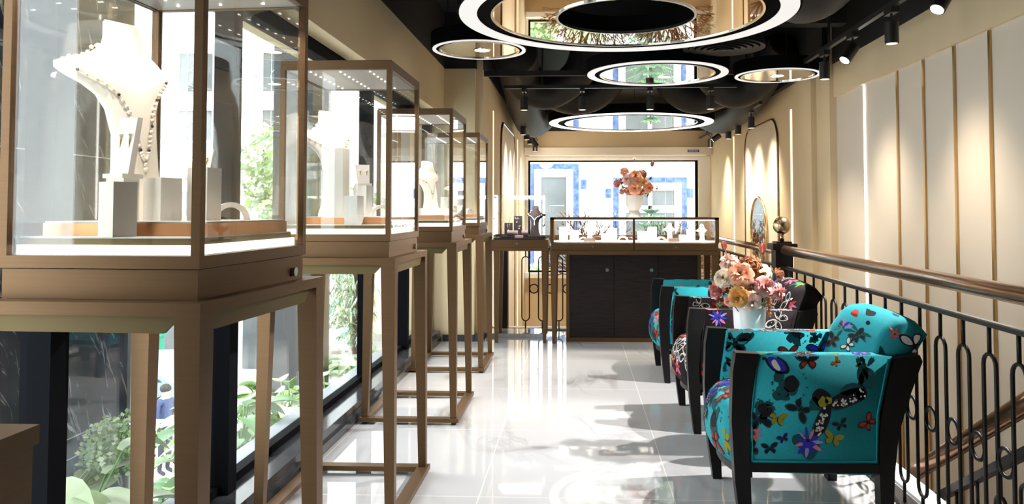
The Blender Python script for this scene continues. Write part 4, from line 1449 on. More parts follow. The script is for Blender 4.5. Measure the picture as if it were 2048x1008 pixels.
def armchair(x0, yc, base, seed, label, own=None, W_=.66):
    """front faces -x; x0 is the middle of the seat, yc the middle across"""
    rnd = random.Random(seed)
    night = base == 'night'
    t = thing('armchair', (x0, yc, 0), label, 'armchair', None)
    sl = slots(base)
    hw = W_ / 2
    for s_ in (-1, 1):
        yo = yc + s_ * hw
        yi = yo - s_ * .055
        ya, yb = sorted((yo, yi))
        # front post: bowed forward, tapering to the foot
        fr = [(-.300, 0), (-.325, .20), (-.336, .42), (-.330, .60), (-.318, .672)]
        bk = [(-.232, .668), (-.262, .52), (-.272, .36), (-.268, .22), (-.262, 0)]
        b = MB().prism([(x0 + p, z) for p, z in fr + bk], 'y', ya, yb)
        b.bevel(.006, 2, 50); b.build('front_post', 'chair_wood', t, smooth='auto')
        fr = [(.205, 0), (.200, .25), (.205, .40), (.235, .56), (.262, .655)]
        bk = [(.352, .668), (.362, .645), (.315, .52), (.272, .38), (.256, .24), (.245, 0)]
        b = MB().prism([(x0 + p, z) for p, z in fr + bk], 'y', ya, yb)
        b.bevel(.005, 2, 50); b.build('rear_post', 'chair_wood', t, smooth='auto')
        b = MB().box(x0 - .27, x0 + .21, ya + .004, yb - .004, .235, .268); b.bevel(.004, 1); b.build('side_rail', 'chair_wood', t)
        # upholstered arm between the posts
        b = MB()
        xa, xb = -.268, .205
        th = .085
        yA, yB = sorted((yo - s_ * .006, yo - s_ * th))
        prof = [(x0 + xa + .004, .268), (x0 + xa, .45), (x0 + xa + .03, .662), (x0 + .255, .662), (x0 + .205, .45), (x0 + xb - .008, .268)]
        b.prism(prof, 'y', yA, yB)
        b.bevel(.010, 3, 40)
        for f in b.bm.faces: f.smooth = True
        bmesh.ops.recalc_face_normals(b.bm, faces=b.bm.faces)
        tree = BVHTree.FromBMesh(b.bm)
        outn = Y_ * s_
        if own and s_ == -1:
            for mtf, u, v, size, rot in own:
                stamp(b.bm, mtf, (PX(u, v, yc - hw), X_, Z_, -Y_), size, rot, tree)
        else:
            scatter(b.bm, rnd, (x0 - .03, yo, .46), X_ * -s_, Z_, outn, .42, .34, 11, night, tree=tree)
        if own and s_ == 1:
            for mtf, u, v, size, rot in OWN2:
                stamp(b.bm, mtf, (PX(u, v, yc + hw - .085), X_, Z_, -Y_), size, rot, tree)
        else:
            scatter(b.bm, rnd, (x0 - .03, yo - s_ * .08, .53), X_, Z_, -outn, .40, .20, 7, night, tree=tree)
        scatter(b.bm, rnd, (x0 - .03, yo - s_ * .045, .66), X_, Y_, Z_, .42, .03, 5, night, tree=tree)
        b.build('arm', sl, t, normals=False)
    # piping on the visible outer panel edges
    for s_ in (-1, 1):
        yo = yc + s_ * (hw - .005)
        b = MB().tube([(x0 + .24, yo, .652), (x0 + .197, yo, .45), (x0 + .19, yo, .276), (x0 - .258, yo, .276), (x0 - .262, yo, .45), (x0 - .238, yo, .652)], .0035, 6)
        b.build('piping', sl[0], t, smooth=True)
    # seat with bowed, rounded front
    wi = hw - .088
    prof = []
    for k in range(9):
        a = pi / 2 + pi * k / 8 * 1.0
        prof.append((-.270 + .085 * cos(a), .330 + .125 * sin(a)))
    prof = [(.19, .20), (.19, .425), (0.0, .452)] + prof[0:] + [(-.2, .205)]
    def crown(f, p):
        u = 2 * f - 1
        k = 1 - u * u
        fwd = (-.055 * k) if p[0] < -.15 else 0
        return (x0 + p[0] + .03 + fwd, p[1] + (.012 * k if p[1] > .4 else 0))
    b = MB()
    prism_y(b, prof, yc - wi, yc + wi, 10, crown)
    for f in b.bm.faces: f.smooth = True
    bmesh.ops.recalc_face_normals(b.bm, faces=b.bm.faces)
    tree = BVHTree.FromBMesh(b.bm)
    dn = V((-.8, 0, .6)).normalized()
    scatter(b.bm, rnd, (x0 - .30, yc, .40), Y_ * -1, dn.cross(Y_ * -1) * 1, dn, wi * 1.9, .26, 16, night, 1.35, tree)
    scatter(b.bm, rnd, (x0 - .02, yc, .45), X_, Y_, Z_, .34, wi * 1.9, 12, night, 1.2, tree)
    b.build('seat', sl, t, normals=False)
    # bowed front rail below the cushion
    b = MB()
    n = 10
    o1 = [(x0 - .272 - .055 * (1 - (2 * k / n - 1) ** 2), yc - wi + 2 * wi * k / n) for k in range(n + 1)]
    o2 = [(x + .03, y) for x, y in o1][::-1]
    b.prism(o1 + o2, 'z', .185, .212)
    b.build('front_rail', 'chair_wood', t)
    # rolled back leaning over the rear posts
    prof = [(.14, .30), (.150, .46), (.185, .58), (.225, .69), (.262, .752), (.300, .778), (.345, .785), (.385, .772), (.408, .745), (.385, .700), (.325, .60), (.262, .46), (.235, .30)]
    def crownb(f, p):
        u = abs(2 * f - 1)
        e = max(0, (u - .82) / .18)
        k = 1 - u ** 2.2
        return (x0 + p[0] - (.02 * k if p[1] > .6 else 0), p[1] + (.022 * k - .012 * e * e if p[1] > .7 else 0))
    b = MB()
    prism_y(b, prof, yc - hw + .062, yc + hw - .062, 14, crownb)
    b.bevel(.012, 3, 50)
    for f in b.bm.faces: f.smooth = True
    bmesh.ops.recalc_face_normals(b.bm, faces=b.bm.faces)
    tree = BVHTree.FromBMesh(b.bm)
    fd = V((-.87, 0, .5)).normalized()
    if own:
        for mtf, u, v, size, rot in OWN3:
            c = PX(u, v, yc + .02)
            n_ = (V((0, 0, CAMH)) - c).normalized()
            ux = n_.cross(Z_).normalized() * -1
            stamp(b.bm, mtf, (c, ux, n_.cross(ux), n_), size, rot, tree)
    else: scatter(b.bm, rnd, (x0 + .21, yc, .67), Y_ * -1, V((.5, 0, .87)), fd, W_ - .14, .24, 13, night, 1.1, tree)
    ud = V((-.25, -.2, .95)).normalized()
    if not own: scatter(b.bm, rnd, (x0 + .33, yc, .785), X_, Y_, ud, .12, W_ - .14, 6, night, 1.0, tree)
    if own:
        stamp(b.bm, butterfly('ink', 'white', None, None, rnd=rnd), (V((x0 + .36, yc - hw + .06, .69)), X_, Z_, -Y_), .062, R(115), tree)
    scatter(b.bm, rnd, (x0 + .27, yc - hw + .06, .60), X_, Z_, -Y_, .12, .28, 3, night, 1.0, tree)
    b.build('backrest', sl, t, normals=False)
    return t

rnd = random.Random(3)
own = [(ghost(rnd), 1580, 770, .075, 0), (ghost(rnd), 1528, 820, .05, 1), (butterfly('shade', 'ink', None, shade=False, rnd=rnd), 1520, 838, .062, .2), (butterfly('shade', 'ink', None, shade=False, rnd=rnd), 1600, 820, .05, 2.4),
       (butterfly('ink', 'blue', 'white', shade=False, rnd=rnd), 1528, 712, .098, R(176)), (butterfly('ink', None, None, rnd=rnd) + [(shrink(LW, .7), 'red', 4), (shrink(mirror2(LW), .7), 'red', 4)], 1617, 721, .045, 0),
       (butterfly('olive', 'yellow' if 'yellow' in FABCOL else 'orange', None, shade=True, rnd=rnd), 1673, 724, .02, .9), (leafy(rnd), 1730, 735, .07, .5), (butterfly('shade', None, None, shade=False, rnd=rnd), 1722, 770, .07, .9),
       (spotted_moth(rnd), 1658, 812, .150, .1),
       (butterfly('olive', 'olive', None, rnd=rnd), 1556, 838, .035, -.1), (redbloom(rnd), 1508, 867, .035, .3), (orchid(rnd), 1617, 885, .055, 0), (butterfly('blue', 'ink', None, rnd=rnd), 1567, 877, .022, .4),
       (butterfly('brown', 'ink', None, rnd=rnd), 1500, 900, .04, .6), (butterfly('shade', 'ink', None, shade=False, rnd=rnd), 1540, 897, .032, .1), (butterfly('olive', None, None, rnd=rnd), 1668, 878, .036, -.3),
       (butterfly('shade', 'ink', None, shade=False, rnd=rnd), 1682, 850, .03, .4), (butterfly('ink', 'red', None, rnd=rnd), 1737, 845, .035, .9)]
OWN2 = [(butterfly('shade', 'ink', None, shade=False, rnd=rnd), 1468, 682, .085, -.15), (butterfly('shade', 'teal', None, shade=False, rnd=rnd), 1470, 688, .06, -.15), (ghost(rnd), 1592, 668, .06, .4), (ghost(rnd), 1632, 676, .035, 1.4),
        (butterfly('ink', 'blue', None, rnd=rnd), 1640, 700, .055, .2), (butterfly('ink', 'red', None, rnd=rnd), 1578, 704, .045, .1), (leafy(rnd), 1446, 720, .05, .8), (dragonfly(rnd), 1440, 745, .045, .5),
        (butterfly('brown', 'ink', None, rnd=rnd), 1440, 775, .04, .6)]
OWN3 = [([(blob(0, 0, .5, 8, .3, rnd), 'red', 1), (blob(.1, -.3, .3, 7, .3, rnd), 'red', 1)], 1709, 626, .030, .3), (dragonfly(rnd), 1714, 668, .055, -.6), (butterfly('shade', 'ink', None, shade=False, rnd=rnd), 1716, 672, .035, .5),
        (leafy(rnd) + orchid(rnd)[1:6], 1686, 655, .042, .2), ([(blob(0, 0, .6, 9, .45, rnd), 'ink', 1), (blob(.5, .1, .4, 8, .4, rnd), 'ink', 1)], 1742, 620, .034, -.2), ([(blob(0, 0, .5, 6, .3, rnd), 'ink', 1)], 1737, 646, .016, 0),
        (butterfly('shade', None, None, shade=False, rnd=rnd), 1797, 632, .022, 0), (butterfly('ink', 'white', None, None, rnd=rnd), 1696, 690, .03, .9), (butterfly('brown', 'ink', None, None, rnd=rnd), 1665, 680, .035, 1.2),
        (butterfly('ink', None, None, 'white', rnd=rnd), 1826, 644, .03, .7)]
armchair(.905, 3.22, 'teal', 11, 'closest turquoise butterfly-print armchair with black wooden frame, seen from its side', own)
armchair(.925, 4.51, 'night', 23, 'black butterfly-print armchair standing between the two turquoise ones')
armchair(.905, 5.72, 'teal', 37, 'turquoise butterfly-print armchair next to the glass counter, last in the row')

# small table between the first two chairs, almost hidden by the arm
t = thing('side_table', (.87, 3.88, 0), 'small round white-topped table with wooden legs between the first two armchairs', 'side table')
TT = .515
MB().lathe([(0, 0), (.19, 0), (.20, .006), (.20, .018), (.195, .022), (0, .022)], (.87, 3.88, TT - .022), 40).build('table_top', 'table_top', t, smooth='auto')
for k in range(3):
    a = 2 * pi * k / 3 + 2.9
    MB().cyl((.87 + .19 * cos(a), 3.88 + .17 * sin(a), 0), (.87 + .09 * cos(a), 3.88 + .09 * sin(a), TT - .02), .010, .015, 10).build('leg', 'brass', t, smooth=True)

# ------------------------------------------------------------------ flowers
def petal(b, base, out, up, L, Wd, cup, curl, nu=4, nv=5):
    """one curved petal: grows along up, leaning to out"""
    side = up.cross(out).normalized()
    rows = []
    for j in range(nv + 1):
        v = j / nv
        wd = Wd * (sin(pi * min(.12 + .80 * v, 1)) ** .6)
        ang = cup + curl * v * v
        row = []
        for i in range(nu + 1):
            u = 2 * i / nu - 1
            p = base + up * (L * v * cos(ang * v)) + out * (L * v * sin(ang * v))
            p = p + side * (wd * u) - out * (wd * .38 * u * u) * (1 - .5 * v)
            row.append(b.vert(p))
        rows.append(row)
    for A, B in zip(rows, rows[1:]):
        for i in range(nu):
            b._f([A[i], A[i + 1], B[i + 1], B[i]])
def tilt_axes(d):
    d = V(d).normalized()
    u = d.orthogonal().normalized()
    return d, u, d.cross(u)
def rose_mesh(b, r, rnd, layers=(3, 4, 6, 7, 9, 10), open_=1.0):
    up = V((0, 0, 1))
    for li, n in enumerate(layers):
        f = li / (len(layers) - 1)
        for k in range(n):
            a = 2 * pi * (k + .5 * (li % 2)) / n + li * .9 + rnd.uniform(-.16, .16)
            out = V((cos(a), sin(a), 0))
            base = out * r * (.04 + .26 * f) + up * r * (-.5 + .05 * rnd.random())
            petal(b, base, out, up, r * (1.28 - .42 * f) * rnd.uniform(.92, 1.06), r * (.26 + .20 * f) * rnd.uniform(.9, 1.1), (.05 + .62 * f) * open_, (.25 + .65 * f) * open_, 4, 6)
def make_flower(kind, col, r, seed):
    """returns a mesh builder with its bloom facing +z, centred on the origin"""
    rnd = random.Random(seed)
    b = MB()
    if kind == 'rose':
        rose_mesh(b, r, rnd)
    elif kind == 'ranunculus':
        rose_mesh(b, r, rnd, (5, 7, 9, 11, 13, 14), .85)
    elif kind == 'carnation':
        for k in range(70):
            a = rnd.uniform(0, 2 * pi); t_ = rnd.uniform(.1, 1.45)
            out = V((cos(a), sin(a), 0)); up = (V((0, 0, 1)) * cos(t_) + out * sin(t_)).normalized()
            o2 = up.cross(V((-sin(a), cos(a), rnd.uniform(-.6, .6)))).normalized()
            petal(b, up * r * .25 - V((0, 0, .2 * r)), o2, up, r * .85 * rnd.uniform(.8, 1.1), r * .22, rnd.uniform(-.4, .5), .3, 2, 3)
    elif kind == 'mum':
        N = 300
        for k in range(N):
            z = 1 - 1.5 * k / N
            ph = k * 2.39996
            s_ = sqrt(max(0, 1 - z * z))
            d = V((s_ * cos(ph), s_ * sin(ph), z))
            side = d.cross(V((rnd.uniform(-1, 1), rnd.uniform(-1, 1), rnd.uniform(-1, 1)))).normalized()
            petal(b, d * r * .42, side, d, r * .60 * rnd.uniform(.85, 1.1), r * .052, rnd.uniform(.0, .5), .9, 2, 4)
    elif kind == 'tulip':
        for k in range(6):
            a = 2 * pi * k / 6 + .3
            out = V((cos(a), sin(a), 0))
            petal(b, out * r * .22 - V((0, 0, r)), out, V((0, 0, 1)), r * 2.3, r * .85, .42 if k % 2 else .34, -.42)
    elif kind == 'star':
        for k in range(7):
            a = 2 * pi * k / 7
            petal(b, V((0, 0, 0)), V((cos(a), sin(a), 0)), V((0, 0, 1)), r * 1.2, r * .2, 1.1, .3, 2, 3)
    elif kind == 'lily':
        for k in range(6):
            a = 2 * pi * k / 6
            petal(b, V((0, 0, -.5 * r)), V((cos(a), sin(a), 0)), V((0, 0, 1)), r * 1.5, r * .42, .75, .7)
    elif kind == 'tassel':
        for k in range(240):
            f = rnd.random()
            c = V((rnd.gauss(0, .18) * (1 - f * .6) * r, rnd.gauss(0, .18) * (1 - f * .6) * r, -r * 2.6 * f + r * .4))
            b.ball(c, r * rnd.uniform(.06, .12), 5, 4)
    elif kind == 'sprig':
        for k in range(26):
            a = rnd.uniform(0, 2 * pi); t_ = rnd.uniform(.2, 1.3)
            d = V((sin(t_) * cos(a), sin(t_) * sin(a), cos(t_)))
            petal(b, d * r * rnd.uniform(0, .9), d.orthogonal().normalized(), d, r * rnd.uniform(.4, .7), r * .13, .2, .3, 2, 3)
    return b

FLN = [0]
def flower(kind, col, pos, face, r, foot, label, name=None, cat='flower', stem='stem_green', curve=.0):
    """a bloom at pos looking along face, on a stem that runs down into the vase at foot"""
    FLN[0] += 1
    b = make_flower(kind, col, r, FLN[0])
    d, u, w = tilt_axes(face)
    Mx = Matrix((u, w, d)).transposed().to_4x4()
    nm = name or {'rose': 'rose', 'ranunculus': 'ranunculus', 'carnation': 'carnation', 'mum': 'chrysanthemum', 'tulip': 'tulip', 'star': 'star_flower', 'lily': 'lisianthus', 'tassel': 'amaranth', 'sprig': 'leaf_sprig'}[kind]
    t = thing(nm, foot, label, cat)
    if kind == 'tassel':
        Mx = Matrix.Identity(4)
    bmesh.ops.transform(b.bm, matrix=Matrix.Translation(V(pos)) @ Mx, verts=b.bm.verts)
    mname = col if col.startswith('leaf') else 'petal_' + col
    b.build('bloom' if kind != 'sprig' else 'leaves', mname, t, smooth=True, normals=False)
    p, f = V(pos) - V(face).normalized() * r * (0 if kind == 'star' else .5), V(foot)
    m = p.lerp(f, .5) + V((0, 0, .02))
    MB().tube([p, p.lerp(m, .6) , m, f], .0024, 6).build('stem', stem, t, smooth=True)
    return t

# white vase on the side table
VX, VY = .852, 3.86
t = thing('vase', (VX, VY, TT), 'plain white vase of flowers on the small table between the armchairs', 'vase')
MB().lathe([(0, 0), (.060, 0), (.066, .006), (.076, .12), (.081, .205), (.079, .208), (.076, .203), (.070, .12), (.060, .012), (0, .010)], (VX, VY, TT), 48).build('vase_body', 'vase_white', t, smooth='auto')
def P1(cx, cy, dy=0.0):
    """point from the photograph's crop, at the bouquet's depth"""
    u, v = 1400 + cx / 5.305, 470 + cy / 5.305
    yy = VY + dy
    return PX(u, v, yy)
C1 = P1(490, 560)
def put1(kind, col, cx, cy, rp, dy, label, stem='stem_green', face=None, name=None, cat='flower'):
    p = P1(cx, cy, dy)
    r = 1.10 * rp / 5.305 * p.y / FPX
    f = face or ((p - C1) * V((1, 1, .9)) + V((0, -.10, .02)))
    ang = FLN[0] * 2.4
    flower(kind, col, p, f, r, (VX + .03 * cos(ang), VY + .03 * sin(ang), TT + .07), label, name, cat, stem)
w = 'of the bouquet on the small table'
put1('tulip', 'coral_pink', 255, 115, 34, -.02, 'closed dark pink tulip on a tall stem %s' % w, 'stem_brown', (-.05, -.1, 1))
put1('tulip', 'coral_pink', 662, 140, 40, .03, 'open coral tulip rising over the newel post side %s' % w, 'stem_green', (.1, -.15, 1))
put1('mum', 'copper', 540, 335, 128, .02, 'large copper chrysanthemum at the top %s' % w)
put1('rose', 'peach', 430, 415, 112, -.09, 'large peach rose in front of the copper chrysanthemum %s' % w)
put1('ranunculus', 'cream', 242, 455, 88, -.05, 'cream ranunculus beside the large peach rose %s' % w)
put1('rose', 'blush', 295, 275, 80, .03, 'blush rose under the closed tulip %s' % w)
put1('carnation', 'pink', 185, 595, 92, -.02, 'pink carnation lowest on the window side %s' % w)
put1('lily', 'yellowcream', 705, 375, 66, .0, 'pale yellow lisianthus beside the copper chrysanthemum %s' % w)
put1('carnation', 'dusty', 815, 420, 76, .02, 'dusty brown-pink carnation on the railing side %s' % w)
put1('ranunculus', 'pink', 690, 545, 95, -.08, 'full pink peony-shaped bloom right of centre %s'.replace('right of centre', 'beside the pale yellow lisianthus') % w)
put1('rose', 'pink', 845, 600, 72, -.03, 'pink rosebud furthest towards the railing %s'.replace('furthest towards', 'leaning out to') % w)
put1('rose', 'ochre', 410, 660, 92, -.12, 'ochre yellow rose low in the middle %s' % w)
put1('rose', 'blush', 555, 705, 86, -.11, 'blush rose hanging over the vase rim %s' % w)
put1('carnation', 'dusty', 420, 540, 78, -.06, 'dusty carnation between the peach and the ochre rose %s' % w)
put1('carnation', 'mauve', 565, 505, 64, -.05, 'mauve carnation in the very middle %s' % w)
put1('rose', 'pink', 310, 700, 52, -.07, 'small pink bud under the ochre rose %s' % w)
put1('tassel', 'rust', 735, 690, 72, -.06, 'rust amaranth tassel drooping beside the vase %s' % w)
put1('carnation', 'mauve', 300, 575, 60, .0, 'brownish mauve carnation behind the pink one %s' % w)
put1('carnation', 'dusty', 640, 450, 60, .03, 'dusty bloom tucked behind the pink peony shape %s' % w)
put1('carnation', 'dusty', 500, 610, 66, -.03, 'dusty bloom between the ochre and the blush rose %s' % w)
put1('carnation', 'rust', 640, 400, 60, .03, 'rust bloom behind the pale lisianthus %s' % w)
put1('carnation', 'rust', 470, 300, 60, .05, 'rust bloom behind the large peach rose %s' % w)
put1('carnation', 'blush', 370, 330, 56, .03, 'pale bloom between blush rose and chrysanthemum %s' % w)
put1('sprig', 'leaf_dark', 600, 610, 60, -.05, 'dark green leaf sprig over the blush rose %s' % w, cat='leaf sprig')
put1('sprig', 'leaf_olive', 220, 720, 60, .0, 'olive leaf sprig low on the window side %s' % w, cat='leaf sprig')
put1('sprig', 'leaf_dark', 270, 620, 60, .0, 'dark leaf sprig beside the pink carnation %s' % w, cat='leaf sprig')
put1('sprig', 'leaf_olive', 780, 620, 60, .0, 'olive leaf sprig by the amaranth tassel %s' % w, cat='leaf sprig')
put1('sprig', 'leaf_dark', 320, 330, 34, .0, 'small green leaves at the closed tulip stem %s' % w, cat='leaf sprig')

# footed vase on the counter
VX, VY = .53, 7.2
t = thing('vase', (VX, VY, 1.137), 'footed white urn vase with peach flowers on the glass counter', 'vase')
MB().lathe([(0, 0), (.062, 0), (.060, .012), (.052, .05), (.046, .062), (.052, .072), (.068, .10), (.076, .14), (.076, .205), (.073, .208), (.070, .2), (.068, .14), (.05, .09), (0, .085)], (VX, VY, 1.137), 48).build('vase_body', 'vase_matte', t, smooth='auto')
def P2(cx, cy, dy=0.0):
    u, v = 1200 + cx / 6.72, 300 + cy / 6.72
    yy = VY + dy
    return PX(u, v, yy)
C2 = P2(470, 440)
def put2(kind, col, cx, cy, rp, dy, label, stem='stem_green', face=None, cat='flower'):
    p = P2(cx, cy, dy)
    r = 1.08 * rp / 6.72 * p.y / FPX
    f = face or ((p - C2) * V((1, 1, .9)) + V((0, -.10, .02)))
    ang = FLN[0] * 2.4
    flower(kind, col, p, f, r, (VX + .03 * cos(ang), VY + .03 * sin(ang), 1.137 + .12), label, None, cat, stem)
w = 'in the urn on the counter'
put2('star', 'coral_pink', 463, 132, 42, 0, 'spiky pink flower on the tallest thin stem %s' % w, 'stem_brown', (0, -.2, 1))
put2('tulip', 'mauve', 703, 190, 30, 0, 'closed mauve tulip leaning out on a long stem %s' % w, 'stem_green', (.25, -.1, 1))
put2('rose', 'peach', 478, 342, 72, -.08, 'peach rose at the top centre %s' % w)
put2('mum', 'mauve', 565, 330, 72, .02, 'brown-pink chrysanthemum behind the top rose %s' % w)
put2('rose', 'blush', 365, 392, 66, -.06, 'blush rose below the spiky peach bloom %s' % w)
put2('mum', 'peach', 330, 292, 66, .0, 'spiky peach bloom at the upper window side %s' % w)
put2('carnation', 'pink', 245, 452, 66, .0, 'pink carnation reaching out on the window side %s' % w)
put2('rose', 'peach', 470, 510, 80, -.10, 'large peach rose low at the front %s' % w)
put2('rose', 'peach', 660, 508, 66, -.04, 'peach rose low on the stair side %s' % w)
put2('lily', 'ochre', 580, 440, 62, -.05, 'ochre lisianthus between the peach roses %s' % w)
put2('carnation', 'peach', 370, 540, 58, -.05, 'peach carnation at the rim on the window side %s' % w)
put2('carnation', 'peach', 552, 562, 48, -.06, 'small peach carnation at the rim in front %s' % w)
put2('carnation', 'blush', 300, 560, 44, .0, 'small blush carnation hanging by the rim %s' % w)
put2('carnation', 'dusty', 470, 425, 58, -.02, 'dusty carnation in the middle %s' % w)
put2('carnation', 'mauve', 300, 420, 46, .0, 'dull mauve carnation beside the blush rose %s' % w)
put2('sprig', 'leaf_olive', 610, 570, 54, .0, 'olive leaf sprig at the rim %s' % w, cat='leaf sprig')
put2('sprig', 'leaf_dark', 668, 395, 42, .0, 'dark leaf sprig on the stair side %s' % w, cat='leaf sprig')
put2('sprig', 'leaf_olive', 320, 490, 44, -.02, 'olive leaf sprig on the window side %s' % w, cat='leaf sprig')
put2('star', 'pink', 745, 520, 50, .02, 'wispy pink sprays sticking out on the stair side %s' % w, face=(1, -.2, .1))
# ------------------------------------------------------------------ outside the windows
GZ = -3.9
def out(name, m, label, cat, *boxes, bev=0, group=None):
    b = MB()
    for x in boxes: b.box(*x)
    if bev: b.bevel(bev)
    return tag(b.build(name, m), label, cat, group)
sbox('ground', 'street', (-60, 40, -10, 80, GZ - .3, GZ))
sbox('shop_outer_wall', 'facade_cream', (-1.62, 2.6, 13.1, 13.3, -3.9, -.02), (2.5, 2.7, -2.5, 13.2, -3.9, 3.2))

# dark marble pier and sign column by the shop front
pier = thing('marble_pier', (-2.25, 2.9, GZ), 'black marble pier with white veins outside the windows by the first display case', 'pier')
MB().box(-2.5, -2.0, 2.25, 3.35, GZ, 3.4).build('pier_body', 'dark_marble', pier)
MB().box(-2.03, -1.985, 3.345, 3.38, GZ, 1.0).build('corner_trim', 'trim_silver', pier)
for z in (.22, .30, 1.42): MB().box(-2.0, -1.9985, 2.25, 3.35, z, z + .004).build('joint', 'trim_silver', pier)
colm = thing('sign_column', (-2.1, 5.75, GZ), 'dark outdoor column with pale grey AC lettering seen through the second display case', 'column')
MB().box(-2.3, -2.0, 5.68, 6.12, GZ, 3.3).build('column_body', 'sign_dark', colm)
text('AC', 'lettering', 'sign_letter', (-1.998, 5.88, 1.575), .20, (R(90), 0, R(90)), colm)
text('BEAUTY', 'small_lettering', 'sign_letter', (-1.998, 5.92, 1.44), .06, (R(90), 0, R(90)), colm)

# planter below the windows and its big-leaved plants
out('planter', 'kerb', 'long low planter outside the window wall holding the big-leaved plants', 'planter', (-1.975, -1.64, 1.2, 7.0, -1.2, -.62))
out('planter_soil', 'soil', 'dark soil filling the planter outside the windows', 'soil', (-1.95, -1.66, 1.25, 6.95, -.62, -.60))
def leaf(b, p, d, L, Wd, nrm, droop=.5, nu=4, heart=True):
    d = V(d).normalized()
    s_ = d.cross(V(nrm)).normalized()
    n = s_.cross(d)
    rows = []
    m = 6
    for j in range(m + 1):
        v = j / m
        wd = Wd * (sin(pi * min(1, .10 + .90 * v)) ** .75) * (1.15 - .45 * v if heart else 1)
        if j == m: wd = .004
        c = V(p) + d * (L * v) - V((0, 0, 1)) * (droop * L * v * v) + n * .0
        rows.append([b.vert(c + s_ * wd * u + n * wd * .35 * abs(u)) for u in (-1, -.5, 0, .5, 1)])
    for A, B in zip(rows, rows[1:]):
        for i in range(4):
            b._f([A[i], A[i + 1], B[i + 1], B[i]])
def bigleaf_plant(x, y, z, h, n, L, seed, label, mats, group=None):
    rnd = random.Random(seed)
    t = thing('leafy_plant', (x, y, z), label, 'plant', group)
    b = MB(); s_ = MB()
    for k in range(n):
        a = rnd.uniform(0, 2 * pi)
        r = rnd.uniform(.05, .36)
        hh = h * rnd.uniform(.35, 1)
        p = V((x + r * cos(a), y + r * sin(a), z + hh))
        b.mi = rnd.randrange(len(mats))
        l = L * rnd.uniform(.65, 1.1)
        if p.x + cos(a) * l > -1.49 or (p.x + cos(a) * l < -1.96 and (p.y < 3.7 or 5.3 < p.y < 6.3)) or (p.z < .12 and p.x + cos(a) * l > -1.64): continue
        s_.tube([(x + .1 * r * cos(a), y + .2 * r * sin(a), z), (x + .35 * r * cos(a), y + .6 * r * sin(a), z + hh * .7), p], .004, 5)
        leaf(b, p, (cos(a), sin(a), rnd.uniform(-.2, .5)), l, l * .36, (rnd.uniform(-.3, .3), rnd.uniform(-.3, .3), 1), rnd.uniform(.2, .7))
    b.build('leaves', ['foliage_' + m for m in mats], t, smooth=True, normals=False)
    s_.build('stems', 'foliage_mid', t, smooth=True)
    return t
pl = [(-1.80, 2.50, .93, 120, .20, ('pale', 'lime', 'pale'), 'pale big-leaved plant outside the window below the marble pier'),
      (-1.80, 3.25, .60, 110, .17, ('mid', 'lime', 'bright'), 'bright green big-leaved plant outside behind the legs of the first display case'),
      (-1.82, 4.05, .76, 120, .22, ('lime', 'pale', 'mid'), 'big-leaved green plant outside between the first and second display case'),
      (-1.82, 4.75, .70, 120, .22, ('pale', 'lime', 'bright'), 'light green plant outside behind the legs of the second display case'),
      (-1.80, 5.4, .60, 110, .18, ('lime', 'pale', 'bright'), 'light green plant outside next to the sign column'),
      (-1.80, 6.4, .55, 110, .18, ('bright', 'lime', 'mid'), 'green plant outside at the far end of the planter')]
for i, (x, y, h, n, L, ms, lb) in enumerate(pl):
    bigleaf_plant(x, y, -.6, h, n, L, 40 + i, lb, ms)
# trailing plant of small round leaves hanging before the pier
def cloud(name, c, sx, sy, sz, n, L, mats, seed, label, cat='shrub', trunk=None, up=.3, thin=.45, group=None):
    rnd = random.Random(seed)
    t = thing(name, (c[0], c[1], trunk if trunk is not None else c[2] - sz), label, cat, group)
    b = MB()
    for k in range(n):
        while True:
            p = V((rnd.uniform(-1, 1), rnd.uniform(-1, 1), rnd.uniform(-1, 1)))
            if .25 < p.length < 1: break
        q_ = V((c[0] + p.x * sx, c[1] + p.y * sy, c[2] + p.z * sz))
        d = V((rnd.uniform(-1, 1), rnd.uniform(-1, 1), rnd.uniform(-.6, .6) + up)).normalized()
        s_ = d.orthogonal().normalized()
        s_ = (s_ + d.cross(s_) * rnd.uniform(-1, 1)).normalized()
        l = L * rnd.uniform(.6, 1.2)
        b.mi = rnd.randrange(len(mats))
        b.poly([q_, q_ + d * l * .5 + s_ * l * thin, q_ + d * l, q_ + d * l * .5 - s_ * l * thin])
    b.build('foliage', ['foliage_' + m for m in mats], t, normals=False)
    if trunk is not None:
        MB().tube([(c[0] + .05, c[1], trunk), (c[0] - .04, c[1], (trunk + c[2]) / 2), (c[0], c[1], c[2] + sz * .3)], [.09, .07, .03], 8).build('trunk', 'bark', t, smooth=True)
    return t
cloud('trailing_plant', (-1.82, 3.0, .27), .12, .18, .12, 1300, .022, ('dusty', 'pale', 'bright'), 7, 'small-leaved trailing shrub hanging over before the marble pier')
b = MB()
for k in range(3):
    b.tube([(-1.86, 2.95 - .04 * k, .22), (-1.90, 2.86 - .06 * k, .12), (-1.93, 2.78 - .07 * k, -.02 - .03 * k)], .003, 5)
tag(b.build('plant_runner', 'foliage_dusty'), 'thin trailing shoots hanging down across the marble pier', 'plant')

